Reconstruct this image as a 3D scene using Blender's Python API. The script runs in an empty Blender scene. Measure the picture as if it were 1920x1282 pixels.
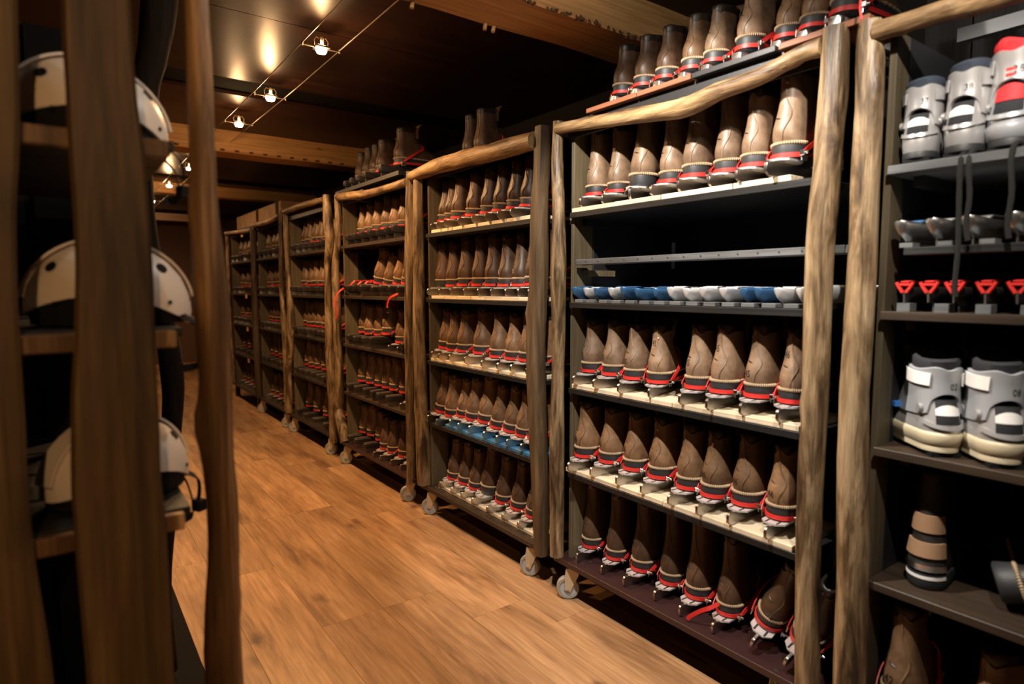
import bpy, bmesh, math, random
from math import sin, cos, pi, radians, sqrt
from mathutils import Vector, Matrix, noise

random.seed(7)
SC = bpy.context.scene
COL = SC.collection

# ------------------------------------------------------------------ camera, world, exposure
H = 1.35
cam_data = bpy.data.cameras.new('camera')
cam = bpy.data.objects.new('camera', cam_data)
COL.objects.link(cam)
cam_data.sensor_width = 36.0
cam_data.lens = 36.0 * 1165.0 / 1920.0
cam_data.clip_start = 0.05
cam.location = (0, 0, H)
cam.rotation_euler = (radians(90 - 4.95), 0, -radians(36.07))
cam_data.dof.use_dof = True
cam_data.dof.focus_distance = 2.9
cam_data.dof.aperture_fstop = 2.0
SC.camera = cam

W = bpy.data.worlds.new('world')
SC.world = W
W.use_nodes = True
W.node_tree.nodes['Background'].inputs['Color'].default_value = (0.9, 0.55, 0.3, 1)
W.node_tree.nodes['Background'].inputs['Strength'].default_value = 0.004

SC.view_settings.view_transform = 'Standard'
SC.view_settings.look = 'None'
SC.view_settings.gamma = 1.0
SC.view_settings.exposure = 0.0
SC.view_settings.use_curve_mapping = False
try:
    SC.cycles.use_denoising = True
except Exception:
    pass

WARM = (1.0, 0.56, 0.24)
WHITE = (1.0, 0.91, 0.80)
# (x, y, colour, watts, kind) of every lamp
LAMPS = [
    (0.90, 0.25, WHITE, 112, 'spot'), (0.90, 1.25, WHITE, 200, 'spot'),
    (1.046, 2.94, WARM, 112, 'wide'), (1.057, 3.84, WARM, 112, 'wide'), (1.046, 4.57, WARM, 86, 'wide'),
    (1.04, 6.50, WARM, 22, 'wide'), (1.03, 7.71, WARM, 30, 'wide'), (1.03, 9.2, WARM, 38, 'wide'), (1.03, 10.5, WARM, 38, 'wide'),
    (-0.35, -1.3, WARM, 80, 'boards'),  # unseen spot added behind the camera to light the helmet rack boards
]
LZ = 2.46


# ------------------------------------------------------------------ materials
def mat(name, col, rough=0.5, metal=0.0, bump=0.0, bscale=60.0, spec=0.5, coat=0.0):
    m = bpy.data.materials.new(name)
    m.use_nodes = True
    nt = m.node_tree
    b = nt.nodes['Principled BSDF']
    b.inputs['Base Color'].default_value = (*col, 1)
    b.inputs['Roughness'].default_value = rough
    b.inputs['Metallic'].default_value = metal
    b.inputs['Specular IOR Level'].default_value = spec
    b.inputs['Coat Weight'].default_value = coat
    if bump:
        tc = nt.nodes.new('ShaderNodeTexCoord')
        n = nt.nodes.new('ShaderNodeTexNoise')
        n.inputs['Scale'].default_value = bscale
        n.inputs['Detail'].default_value = 4
        bp = nt.nodes.new('ShaderNodeBump')
        bp.inputs['Strength'].default_value = bump
        bp.inputs['Distance'].default_value = 0.002
        nt.links.new(tc.outputs['Object'], n.inputs['Vector'])
        nt.links.new(n.outputs['Fac'], bp.inputs['Height'])
        nt.links.new(bp.outputs['Normal'], b.inputs['Normal'])
    return m


def grain(name, stops, axis='z', stretch=14.0, scale=10.0, rough=0.5, bump=0.25, knots=0.0, rnd=0.25, knot_col=(0.03, 0.015, 0.008), kscale=3.2, spec=0.4, kplane=None):
    """wood: noise stretched along one axis of the piece, with dark knots and a per-piece tone"""
    m = bpy.data.materials.new(name)
    m.use_nodes = True
    nt = m.node_tree
    L = nt.links.new
    b = nt.nodes['Principled BSDF']
    b.inputs['Roughness'].default_value = rough
    b.inputs['Specular IOR Level'].default_value = spec
    tc = nt.nodes.new('ShaderNodeTexCoord')
    oi = nt.nodes.new('ShaderNodeObjectInfo')
    sh = nt.nodes.new('ShaderNodeVectorMath'); sh.operation = 'MULTIPLY_ADD'
    cx = nt.nodes.new('ShaderNodeCombineXYZ')
    for i in range(3):
        L(oi.outputs['Random'], cx.inputs[i])
    L(cx.outputs[0], sh.inputs[0])
    sh.inputs[1].default_value = (17.3, 31.1, 11.7)
    L(tc.outputs['Object'], sh.inputs[2])
    mp = nt.nodes.new('ShaderNodeMapping')
    s = [1, 1, 1]
    s['xyz'.index(axis)] = 1.0 / stretch
    mp.inputs['Scale'].default_value = s
    L(sh.outputs[0], mp.inputs['Vector'])
    n = nt.nodes.new('ShaderNodeTexNoise')
    n.inputs['Scale'].default_value = scale
    n.inputs['Detail'].default_value = 7
    n.inputs['Roughness'].default_value = 0.62
    n.inputs['Distortion'].default_value = 0.6
    L(mp.outputs[0], n.inputs['Vector'])
    cr = nt.nodes.new('ShaderNodeValToRGB')
    e = cr.color_ramp.elements
    while len(e) < len(stops):
        e.new(0.5)
    for i, (p, c) in enumerate(stops):
        e[i].position = p
        e[i].color = (*c, 1)
    L(n.outputs['Fac'], cr.inputs['Fac'])
    out = cr.outputs['Color']
    # fine fibres
    n2 = nt.nodes.new('ShaderNodeTexNoise')
    n2.inputs['Scale'].default_value = scale * 9
    n2.inputs['Detail'].default_value = 3
    mp2 = nt.nodes.new('ShaderNodeMapping')
    s2 = [1, 1, 1]
    s2['xyz'.index(axis)] = 1.0 / (stretch * 2.5)
    mp2.inputs['Scale'].default_value = s2
    L(sh.outputs[0], mp2.inputs['Vector'])
    L(mp2.outputs[0], n2.inputs['Vector'])
    mr = nt.nodes.new('ShaderNodeMapRange')
    mr.inputs['From Min'].default_value = 0.3
    mr.inputs['From Max'].default_value = 0.7
    mr.inputs['To Min'].default_value = 0.72
    mr.inputs['To Max'].default_value = 1.12
    L(n2.outputs['Fac'], mr.inputs['Value'])
    mx = nt.nodes.new('ShaderNodeVectorMath'); mx.operation = 'SCALE'
    L(out, mx.inputs[0]); L(mr.outputs[0], mx.inputs['Scale'])
    out = mx.outputs[0]
    if rnd:
        mr2 = nt.nodes.new('ShaderNodeMapRange')
        mr2.inputs['To Min'].default_value = 1 - rnd
        mr2.inputs['To Max'].default_value = 1 + rnd
        L(oi.outputs['Random'], mr2.inputs['Value'])
        mx2 = nt.nodes.new('ShaderNodeVectorMath'); mx2.operation = 'SCALE'
        L(out, mx2.inputs[0]); L(mr2.outputs[0], mx2.inputs['Scale'])
        out = mx2.outputs[0]
    if knots:
        mp3 = nt.nodes.new('ShaderNodeMapping')
        s3 = [1, 1, 1]
        s3['xyz'.index(axis)] = 0.45
        mp3.inputs['Scale'].default_value = s3
        L(sh.outputs[0], mp3.inputs['Vector'])
        nd = nt.nodes.new('ShaderNodeTexNoise'); nd.inputs['Scale'].default_value = 14
        L(sh.outputs[0], nd.inputs['Vector'])
        ad = nt.nodes.new('ShaderNodeVectorMath'); ad.operation = 'MULTIPLY_ADD'
        L(nd.outputs['Color'], ad.inputs[0]); ad.inputs[1].default_value = (0.05, 0.05, 0.05)
        L(mp3.outputs[0], ad.inputs[2])
        v = nt.nodes.new('ShaderNodeTexVoronoi')
        v.inputs['Scale'].default_value = kscale
        src = ad.outputs[0]
        if kplane:
            v.voronoi_dimensions = '2D'
            sx = nt.nodes.new('ShaderNodeSeparateXYZ'); c2 = nt.nodes.new('ShaderNodeCombineXYZ')
            L(src, sx.inputs[0])
            for i, ch in enumerate(kplane): L(sx.outputs['xyz'.index(ch)], c2.inputs[i])
            src = c2.outputs[0]
        L(src, v.inputs['Vector'])
        mr3 = nt.nodes.new('ShaderNodeMapRange')
        mr3.inputs['From Min'].default_value = 0.02
        mr3.inputs['From Max'].default_value = knots
        mr3.inputs['To Min'].default_value = 0.85
        mr3.inputs['To Max'].default_value = 0.0
        L(v.outputs['Distance'], mr3.inputs['Value'])
        sp = nt.nodes.new('ShaderNodeSeparateColor'); L(v.outputs['Color'], sp.inputs[0])
        gt = nt.nodes.new('ShaderNodeMapRange')
        gt.inputs['From Min'].default_value = 0.35; gt.inputs['From Max'].default_value = 0.8
        L(sp.outputs[0], gt.inputs['Value'])
        ml = nt.nodes.new('ShaderNodeMath'); ml.operation = 'MULTIPLY'
        L(mr3.outputs[0], ml.inputs[0]); L(gt.outputs[0], ml.inputs[1])
        mk = nt.nodes.new('ShaderNodeMix'); mk.data_type = 'RGBA'
        L(ml.outputs[0], mk.inputs['Factor'])
        L(out, mk.inputs['A'])
        mk.inputs['B'].default_value = (*knot_col, 1)
        out = mk.outputs['Result']
    L(out, b.inputs['Base Color'])
    bp = nt.nodes.new('ShaderNodeBump')
    bp.inputs['Strength'].default_value = bump
    bp.inputs['Distance'].default_value = 0.003
    L(n2.outputs['Fac'], bp.inputs['Height'])
    L(bp.outputs['Normal'], b.inputs['Normal'])
    return m


def leather(name, c1, c2, rough=0.45):
    m = bpy.data.materials.new(name)
    m.use_nodes = True
    nt = m.node_tree
    L = nt.links.new
    b = nt.nodes['Principled BSDF']
    tc = nt.nodes.new('ShaderNodeTexCoord')
    oi = nt.nodes.new('ShaderNodeObjectInfo')
    ad = nt.nodes.new('ShaderNodeVectorMath'); ad.operation = 'MULTIPLY_ADD'
    cx = nt.nodes.new('ShaderNodeCombineXYZ')
    for i in range(3):
        L(oi.outputs['Random'], cx.inputs[i])
    L(cx.outputs[0], ad.inputs[0]); ad.inputs[1].default_value = (23, 11, 37)
    L(tc.outputs['Object'], ad.inputs[2])
    n = nt.nodes.new('ShaderNodeTexNoise')
    n.inputs['Scale'].default_value = 22; n.inputs['Detail'].default_value = 6
    n.inputs['Roughness'].default_value = 0.65
    L(ad.outputs[0], n.inputs['Vector'])
    cr = nt.nodes.new('ShaderNodeValToRGB')
    cr.color_ramp.elements[0].position = 0.32; cr.color_ramp.elements[0].color = (*c2, 1)
    cr.color_ramp.elements[1].position = 0.62; cr.color_ramp.elements[1].color = (*c1, 1)
    L(n.outputs['Fac'], cr.inputs['Fac'])
    mr = nt.nodes.new('ShaderNodeMapRange')
    mr.inputs['To Min'].default_value = 0.68; mr.inputs['To Max'].default_value = 1.2
    L(oi.outputs['Random'], mr.inputs['Value'])
    mx = nt.nodes.new('ShaderNodeVectorMath'); mx.operation = 'SCALE'
    L(cr.outputs['Color'], mx.inputs[0]); L(mr.outputs[0], mx.inputs['Scale'])
    L(mx.outputs[0], b.inputs['Base Color'])
    mr2 = nt.nodes.new('ShaderNodeMapRange')
    mr2.inputs['To Min'].default_value = rough - 0.1; mr2.inputs['To Max'].default_value = rough + 0.15
    L(n.outputs['Fac'], mr2.inputs['Value'])
    L(mr2.outputs[0], b.inputs['Roughness'])
    n2 = nt.nodes.new('ShaderNodeTexNoise'); n2.inputs['Scale'].default_value = 160
    L(tc.outputs['Object'], n2.inputs['Vector'])
    bp = nt.nodes.new('ShaderNodeBump'); bp.inputs['Strength'].default_value = 0.12; bp.inputs['Distance'].default_value = 0.002
    L(n2.outputs['Fac'], bp.inputs['Height']); L(bp.outputs['Normal'], b.inputs['Normal'])
    return m


def emit(name, col, s):
    m = bpy.data.materials.new(name)
    m.use_nodes = True
    b = m.node_tree.nodes['Principled BSDF']
    b.inputs['Base Color'].default_value = (*col, 1)
    b.inputs['Emission Color'].default_value = (*col, 1)
    b.inputs['Emission Strength'].default_value = s
    return m


M = {}
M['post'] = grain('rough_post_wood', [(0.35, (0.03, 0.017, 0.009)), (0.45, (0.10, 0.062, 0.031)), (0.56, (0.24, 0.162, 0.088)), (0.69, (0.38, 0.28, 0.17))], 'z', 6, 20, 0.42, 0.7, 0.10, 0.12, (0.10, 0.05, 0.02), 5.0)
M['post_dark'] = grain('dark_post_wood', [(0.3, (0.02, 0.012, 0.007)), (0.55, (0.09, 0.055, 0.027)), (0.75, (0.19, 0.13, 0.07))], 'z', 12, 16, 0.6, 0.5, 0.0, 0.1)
M['log'] = grain('rough_log_wood', [(0.34, (0.05, 0.026, 0.012)), (0.44, (0.17, 0.10, 0.045)), (0.58, (0.32, 0.21, 0.10)), (0.72, (0.42, 0.3, 0.165))], 'y', 6, 20, 0.5, 0.7, 0.08, 0.12, (0.08, 0.04, 0.02), 6.0)
M['live_edge'] = grain('live_edge_board', [(0.3, (0.035, 0.018, 0.007)), (0.5, (0.125, 0.07, 0.025)), (0.7, (0.22, 0.13, 0.05))], 'z', 14, 14, 0.6, 0.2, 0.2, 0.05, (0.018, 0.008, 0.004), 5.0, 0.4, 'xz')
M['branch'] = grain('peeled_branch', [(0.3, (0.05, 0.024, 0.01)), (0.5, (0.17, 0.085, 0.032)), (0.6, (0.40, 0.22, 0.09)), (0.7, (0.62, 0.38, 0.17))], 'z', 14, 20, 0.55, 0.4, 0.09, 0.0, (0.03, 0.015, 0.008), 6.0)
M['trunk'] = grain('dark_trunk', [(0.3, (0.006, 0.004, 0.002)), (0.7, (0.03, 0.017, 0.009))], 'z', 10, 14, 0.9, 0.5, spec=0.15)
M['floor'] = grain('oak_floor', [(0.28, (0.16, 0.08, 0.036)), (0.46, (0.36, 0.20, 0.098)), (0.72, (0.52, 0.31, 0.16))], 'y', 7, 9, 0.42, 0.06, 0.10, 0.2, (0.06, 0.026, 0.012), 2.9, 0.4, 'xy')
M['subfloor'] = mat('subfloor', (0.03, 0.018, 0.01), 0.9)
M['beam'] = grain('beam_wood', [(0.3, (0.36, 0.17, 0.06)), (0.5, (0.50, 0.27, 0.10)), (0.72, (0.58, 0.34, 0.14))], 'x', 12, 8, 0.6, 0.15, 0.05, 0.05, (0.12, 0.05, 0.02), 3.0)
M['bark'] = mat('bark_edge', (0.09, 0.045, 0.018), 0.9, 0, 0.8, 50)
M['ceiling'] = grain('stained_ceiling', [(0.3, (0.012, 0.0045, 0.003)), (0.7, (0.026, 0.010, 0.006))], 'x', 10, 10, 0.36, 0.08, 0.0, 0.08, spec=0.17)
M['seam'] = mat('dark_seam', (0.004, 0.003, 0.002), 0.9, spec=0.05)
M['wall_dark'] = mat('dark_wall', (0.012, 0.009, 0.007), 0.85)
M['wall_brown'] = mat('brown_wall', (0.13, 0.065, 0.04), 0.75, 0, 0.1, 30)
M['wall_grey'] = grain('grey_wall_board', [(0.3, (0.03, 0.03, 0.032)), (0.7, (0.075, 0.075, 0.08))], 'z', 10, 12, 0.7, 0.3)
M['trim'] = grain('orange_trim', [(0.3, (0.42, 0.19, 0.07)), (0.7, (0.52, 0.27, 0.11))], 'x', 10, 10, 0.5, 0.1)
M['pale_trim'] = grain('pale_lintel', [(0.3, (0.52, 0.33, 0.22)), (0.7, (0.62, 0.42, 0.29))], 'x', 10, 10, 0.5, 0.1)
M['side'] = grain('side_plank', [(0.3, (0.05, 0.038, 0.02)), (0.55, (0.10, 0.076, 0.042)), (0.75, (0.14, 0.11, 0.062))], 'z', 12, 12, 0.6, 0.15, 0.0, 0.2)
M['black_wood'] = mat('black_painted_wood', (0.012, 0.012, 0.013), 0.5, 0, 0.3, 40)
M['back'] = mat('back_panel_black', (0.006, 0.005, 0.005), 0.85, spec=0.15)
M['shelf'] = grain('black_shelf', [(0.3, (0.005, 0.005, 0.005)), (0.7, (0.013, 0.013, 0.014))], 'y', 12, 10, 0.5, 0.3, 0, 0.1)
M['shelf_brown'] = grain('brown_shelf', [(0.3, (0.016, 0.01, 0.006)), (0.7, (0.05, 0.032, 0.02))], 'y', 12, 10, 0.5, 0.3, 0, 0.15)
M['film'] = mat('dark_film_plywood', (0.032, 0.012, 0.012), 0.42, 0, 0.5, 260)
M['pale'] = grain('pale_board', [(0.3, (0.56, 0.44, 0.29)), (0.5, (0.68, 0.56, 0.40)), (0.7, (0.75, 0.64, 0.48))], 'y', 12, 10, 0.55, 0.1, 0, 0.08)
M['blue'] = grain('blue_board', [(0.3, (0.03, 0.13, 0.28)), (0.7, (0.07, 0.24, 0.45))], 'y', 10, 10, 0.5, 0.15, 0, 0.1)
M['redplank'] = grain('red_brown_plank', [(0.3, (0.16, 0.055, 0.025)), (0.7, (0.27, 0.10, 0.05))], 'y', 10, 10, 0.6, 0.15, 0, 0.1)
M['grey_edge'] = grain('grey_painted_edge', [(0.3, (0.06, 0.062, 0.065)), (0.7, (0.14, 0.145, 0.15))], 'y', 12, 12, 0.55, 0.3, 0, 0.1)
M['nail'] = mat('nail_head', (0.6, 0.6, 0.6), 0.3, 1.0)

M['lea_tan'] = leather('tan_leather', (0.23, 0.148, 0.092), (0.12, 0.072, 0.042))
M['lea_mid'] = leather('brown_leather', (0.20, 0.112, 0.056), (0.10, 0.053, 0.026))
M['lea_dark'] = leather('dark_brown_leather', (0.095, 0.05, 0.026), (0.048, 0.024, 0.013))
M['lea_black'] = leather('black_leather', (0.02, 0.016, 0.014), (0.01, 0.008, 0.007))
M['collar'] = leather('collar_leather', (0.035, 0.024, 0.018), (0.015, 0.01, 0.008), 0.4)
M['tongue'] = leather('tongue_leather', (0.16, 0.09, 0.045), (0.08, 0.045, 0.022), 0.6)
M['rubber'] = mat('black_rubber', (0.018, 0.019, 0.021), 0.55, 0, 0.2, 120)
M['welt'] = mat('cream_welt', (0.36, 0.26, 0.16), 0.8)
M['red'] = mat('red_strap', (0.52, 0.02, 0.015), 0.5, 0, 0.15, 300)
M['chrome'] = mat('chrome_buckle', (0.8, 0.8, 0.82), 0.18, 1.0)
M['alu'] = mat('aluminium', (0.78, 0.78, 0.77), 0.32, 1.0, 0.1, 90)
M['alu_plate'] = mat('white_metal_plate', (0.72, 0.73, 0.74), 0.4, 0.6)
M['steel'] = mat('steel_blade', (0.45, 0.42, 0.39), 0.3, 1.0, 0.1, 40)
M['dark_metal'] = mat('dark_blade_holder', (0.035, 0.03, 0.027), 0.35, 0.5)
M['ink'] = mat('ink', (0.012, 0.01, 0.009), 0.6)
M['gold_ink'] = mat('pale_ink', (0.50, 0.36, 0.2), 0.6)
M['white_ink'] = mat('white_ink', (0.7, 0.66, 0.6), 0.6)
M['green'] = mat('tag_green', (0.02, 0.25, 0.08), 0.5)
M['white'] = mat('tag_white', (0.8, 0.78, 0.72), 0.5)
M['rivet'] = mat('rivet', (0.75, 0.7, 0.6), 0.25, 1.0)
M['frame_blue'] = mat('blue_skate_frame', (0.045, 0.13, 0.28), 0.3, 0.4)
M['frame_silver'] = mat('silver_skate_frame', (0.82, 0.83, 0.85), 0.35, 0.6)
M['silver_plastic'] = mat('silver_plastic', (0.42, 0.41, 0.41), 0.33, 0.45, 0.05, 60)
M['grey_plastic'] = mat('grey_plastic', (0.33, 0.34, 0.36), 0.4, 0.2)
M['cream_plastic'] = mat('cream_plastic', (0.52, 0.45, 0.31), 0.45)
M['white_plastic'] = mat('white_plastic', (0.75, 0.73, 0.70), 0.4)
M['felt'] = mat('dark_felt', (0.018, 0.019, 0.023), 0.9, 0, 0.5, 200)
M['navy'] = mat('navy_liner', (0.02, 0.028, 0.045), 0.85, 0, 0.5, 200)
M['red_liner'] = mat('red_liner', (0.62, 0.02, 0.025), 0.7, 0, 0.3, 200)
M['blue_plastic'] = mat('blue_plastic', (0.03, 0.16, 0.5), 0.4)
M['light_stripe'] = mat('light_stripe', (0.24, 0.14, 0.075), 0.6)  # tan colour stands in for light falling in stripes on the black boot
M['lace'] = mat('dark_lace', (0.006, 0.006, 0.005), 0.95, 0, 0.6, 400)
M['helmet'] = mat('white_helmet', (0.72, 0.63, 0.54), 0.38, 0, 0, 10, 0.5)
M['black_plastic'] = mat('black_plastic', (0.006, 0.006, 0.007), 0.8, spec=0.2)
M['tyre'] = mat('grey_tyre', (0.30, 0.28, 0.24), 0.6)
M['wheel_hub'] = mat('wheel_hub', (0.36, 0.38, 0.40), 0.45)
M['fork'] = mat('cream_fork', (0.50, 0.40, 0.27), 0.4, 0.2)
M['cable'] = mat('steel_cable', (0.55, 0.5, 0.45), 0.35, 1.0)
M['lamp_metal'] = mat('lamp_metal', (0.6, 0.5, 0.38), 0.3, 1.0)
M['bulb'] = emit('halogen_bulb', (1.0, 0.86, 0.66), 40)
M['orange_label'] = mat('orange_label', (0.55, 0.26, 0.10), 0.6)


# ------------------------------------------------------------------ mesh builder
class MB:
    def __init__(self):
        self.v = []; self.f = []

    def add(self, vs, fs):
        o = len(self.v)
        self.v += [tuple(p) for p in vs]
        self.f += [tuple(i + o for i in f) for f in fs]
        return self

    def box(self, x0, x1, y0, y1, z0, z1, mtx=None):
        vs = [Vector((x, y, z)) for z in (z0, z1) for y in (y0, y1) for x in (x0, x1)]
        if mtx: vs = [mtx @ p for p in vs]
        return self.add(vs, [(0, 2, 3, 1), (4, 5, 7, 6), (0, 1, 5, 4), (2, 6, 7, 3), (0, 4, 6, 2), (1, 3, 7, 5)])

    def rings(self, rs, cap0=True, cap1=True, closed=True):
        n = len(rs[0]); o = len(self.v)
        for r in rs: self.v += [tuple(p) for p in r]
        for i in range(len(rs) - 1):
            for j in range(n if closed else n - 1):
                a = o + i * n + j; b = o + i * n + (j + 1) % n
                self.f.append((a, b, b + n, a + n))
        if cap0: self.f.append(tuple(o + j for j in reversed(range(n))))
        if cap1: self.f.append(tuple(o + (len(rs) - 1) * n + j for j in range(n)))
        return self

    def tube(self, pts, rad, n=8, cap=True, closed=False, sx=1.0, up=None):
        pts = [Vector(p) for p in pts]; m = len(pts); rs = []
        if not hasattr(rad, '__len__'): rad = [rad] * m
        prev = None
        for i, p in enumerate(pts):
            if closed: t = pts[(i + 1) % m] - pts[i - 1]
            else: t = pts[min(i + 1, m - 1)] - pts[max(i - 1, 0)]
            t.normalize()
            if up is not None: u = Vector(up)
            else: u = prev if prev is not None else (Vector((0, 0, 1)) if abs(t.z) < 0.9 else Vector((1, 0, 0)))
            u = (u - t * u.dot(t))
            if u.length < 1e-6: u = t.orthogonal()
            u.normalize(); prev = u
            w = t.cross(u)
            rs.append([p + (u * cos(2 * pi * k / n) * sx + w * sin(2 * pi * k / n)) * rad[i] for k in range(n)])
        if closed:
            rs.append(rs[0]); cap = False
        return self.rings(rs, cap, cap)

    def band(self, pts, nrm, width, thick, wdir=None, closed=False):
        """flat strap: pts along the middle, nrm outward per point"""
        rs = []; m = len(pts)
        for i, p in enumerate(pts):
            p = Vector(p); nn = Vector(nrm[i]).normalized()
            t = (Vector(pts[(i + 1) % m if closed else min(i + 1, m - 1)]) - Vector(pts[i - 1 if closed else max(i - 1, 0)])).normalized()
            w = t.cross(nn).normalized() * width / 2
            rs.append([p - w, p - w + nn * thick, p + w + nn * thick, p + w])
        if closed: rs.append(rs[0])
        return self.rings(rs, not closed, not closed)

    def cyl(self, c, axis, r, h, n=16, r2=None):
        c = Vector(c); a = Vector(axis).normalized(); u = a.orthogonal().normalized(); w = a.cross(u)
        rs = []
        for s, rr in ((-0.5, r), (0.5, r if r2 is None else r2)):
            rs.append([c + a * h * s + (u * cos(2 * pi * k / n) + w * sin(2 * pi * k / n)) * rr for k in range(n)])
        return self.rings(rs)

    def mesh(self, name, mats, smooth=40, bevel=0.0, mi=None, subsurf=0):
        me = bpy.data.meshes.new(name)
        me.from_pydata(self.v, [], self.f)
        bm = bmesh.new(); bm.from_mesh(me)
        bmesh.ops.recalc_face_normals(bm, faces=bm.faces[:])
        if bevel:
            ed = [e for e in bm.edges if len(e.link_faces) == 2 and e.calc_face_angle(0) > 0.6]
            bmesh.ops.bevel(bm, geom=ed, offset=bevel, segments=1, affect='EDGES', profile=0.5)
        bm.to_mesh(me); bm.free()
        if not isinstance(mats, (list, tuple)): mats = [mats]
        for x in mats: me.materials.append(x)
        if mi:
            for p, i in zip(me.polygons, mi): p.material_index = i
        if smooth:
            me.shade_smooth()
            me.set_sharp_from_angle(angle=radians(smooth))
        return me


def wloc(o):
    p = Vector((0, 0, 0))
    while o is not None:
        p += Vector(o.location); o = o.parent
    return p


def obj(name, me, parent=None, local=False, kind=None):
    """links a mesh; world coordinates unless local"""
    o = bpy.data.objects.new(name, me)
    COL.objects.link(o)
    if parent is not None:
        o.parent = parent
        if not local: o.location = -wloc(parent)
    if kind: o['kind'] = kind
    return o


def thing(name, label, cat, loc=(0, 0, 0), rot=(0, 0, 0), group=None, scale=1.0):
    o = bpy.data.objects.new(name, None)
    COL.objects.link(o)
    o.empty_display_size = 0.05
    o.location = loc; o.rotation_euler = rot; o.scale = (scale,) * 3
    o['label'] = label; o['category'] = cat
    if group: o['group'] = group
    return o


def smooth_path(rows, n):
    """Catmull-Rom through rows (tuples), n samples"""
    m = len(rows); out = []
    for i in range(n):
        t = i / (n - 1) * (m - 1); k = min(int(t), m - 2); u = t - k
        p0 = rows[max(k - 1, 0)]; p1 = rows[k]; p2 = rows[k + 1]; p3 = rows[min(k + 2, m - 1)]
        out.append(tuple(0.5 * ((2 * b) + (-a + c) * u + (2 * a - 5 * b + 4 * c - d) * u * u + (-a + 3 * b - 3 * c + d) * u ** 3) for a, b, c, d in zip(p0, p1, p2, p3)))
    return out


def rough_tube(path, n=34, sides=16, seed=0, amp=0.08, knots=3, square=0.0, flat=1.0):
    """a pole with uneven girth, knots and sawn ends; path rows are (x, y, z, r)"""
    rnd = random.Random(seed)
    P = smooth_path(path, n)
    kn = [(rnd.uniform(0.1, 0.9), rnd.uniform(0, 2 * pi), rnd.uniform(0.12, 0.3)) for _ in range(knots)]
    rs = []
    prev = None
    for i, q in enumerate(P):
        p = Vector(q[:3]); r = q[3]
        t = (Vector(P[min(i + 1, n - 1)][:3]) - Vector(P[max(i - 1, 0)][:3])).normalized()
        u = prev if prev is not None else (Vector((1, 0, 0)) if abs(t.x) < 0.9 else Vector((0, 0, 1)))
        u = (u - t * u.dot(t)).normalized(); prev = u
        w = t.cross(u); ring = []
        for k in range(sides):
            a = 2 * pi * k / sides
            s = 1 + amp * noise.noise(Vector((cos(a) * 1.3 + seed * 3.1, sin(a) * 1.3, i / n * 9)))
            s += amp * 0.4 * noise.noise(Vector((cos(a) * 3 + seed, sin(a) * 3, i / n * 30)))
            for kt, ka, kh in kn:
                da = (a - ka + pi) % (2 * pi) - pi
                s += kh * math.exp(-((i / (n - 1) - kt) / 0.02) ** 2 - (da / 0.45) ** 2)
            if square:
                s *= (1 - square) + square * min(1 / max(abs(cos(a)), 1e-3), 1 / max(abs(sin(a)), 1e-3)) * 0.92
            ring.append(p + (u * cos(a) * flat + w * sin(a)) * r * s)
        rs.append(ring)
    c0 = [Vector(P[0][:3]) + (q - Vector(P[0][:3])) * 0.9 for q in rs[0]]
    return MB().rings(rs)


# ------------------------------------------------------------------ the setting
X_RACK = 1.72


def struct(name, me, parent=None):
    return obj(name, me, parent, kind='structure')


CEIL = 2.56
floor = struct('floor', MB().box(-1.8, 2.8, -2.2, 12.0, -0.06, -0.012).mesh('floor', M['subfloor'], 0))
xs0 = 0.002
pw, pl = 0.262, 1.345
col_off = {0: 0.21, 1: 0.48, 2: 0.0, 3: 0.0}
for c in range(-3, 7):
    x = 0.785 - 2 * pw + c * pw - 0.0
    off = {-3: .3, -2: .8, -1: .1, 0: .62, 1: .35, 2: 1.02, 3: .74, 4: .05, 5: .5, 6: .9}[c]
    if c == 3: off = 2.36
    if c == 4: off = 2.07
    y = off % pl - 2 * pl
    while y < 12.0:
        y1 = min(y + pl, 12.0)
        if y1 > -0.6:
            me = MB().box(x + 0.0006, x + pw - 0.0006, y + 0.0006, y1 - 0.0006, -0.012, random.uniform(-0.0003, 0.0003)).mesh('plank', M['floor'], 0)
            o = obj('plank', me, floor)
        y += pl

# walls
struct('wall_far', MB().box(-1.8, 2.8, 12.0, 12.12, -0.06, 2.7).mesh('wall_far', M['wall_brown'], 0))
struct('baseboard_far', MB().box(-1.8, 2.8, 11.975, 12.0, 0.0, 0.06).mesh('baseboard_far', M['trim'], 0))
wl = struct('wall_left', MB().box(-1.92, -1.8, -2.2, 12.12, -0.06, 2.7).mesh('wall_left', M['wall_dark'], 0))
wr = struct('wall_right', MB().box(2.8, 2.92, -2.2, 12.12, -0.06, 2.7).mesh('wall_right', M['wall_dark'], 0))
for k in range(8):
    y0 = -0.2 + k * 0.16
    obj('wall_board', MB().box(2.76, 2.8, y0 + 0.003, y0 + 0.157, 0.0, 2.5).mesh('wall_board', M['wall_grey'], 0), wr)
struct('wall_near', MB().box(-1.8, 2.8, -2.32, -2.2, -0.06, 2.7).mesh('wall_near', M['wall_dark'], 0))

# ceiling of wide dark boards running across
ceil = struct('ceiling', MB().box(-1.8, 2.8, -2.2, 12.0, CEIL + 0.02, CEIL + 0.1).mesh('ceiling', M['seam'], 0))
cy = [-2.2, -0.9, 0.4, 1.88]
segs = [(-2.2, -0.92), (-0.9, 0.4), (0.42, 1.9), (2.1, 3.0), (3.006, 3.96), (4.28, 5.26), (5.4, 6.5), (6.506, 7.6), (7.92, 8.9), (8.906, 9.9), (9.906, 11.2), (11.3, 12.0)]
for a, b in segs:
    obj('ceiling_panel', MB().box(-1.8, 2.8, a, b, CEIL, CEIL + 0.02).mesh('ceiling_panel', M['ceiling'], 0), ceil)


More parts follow.
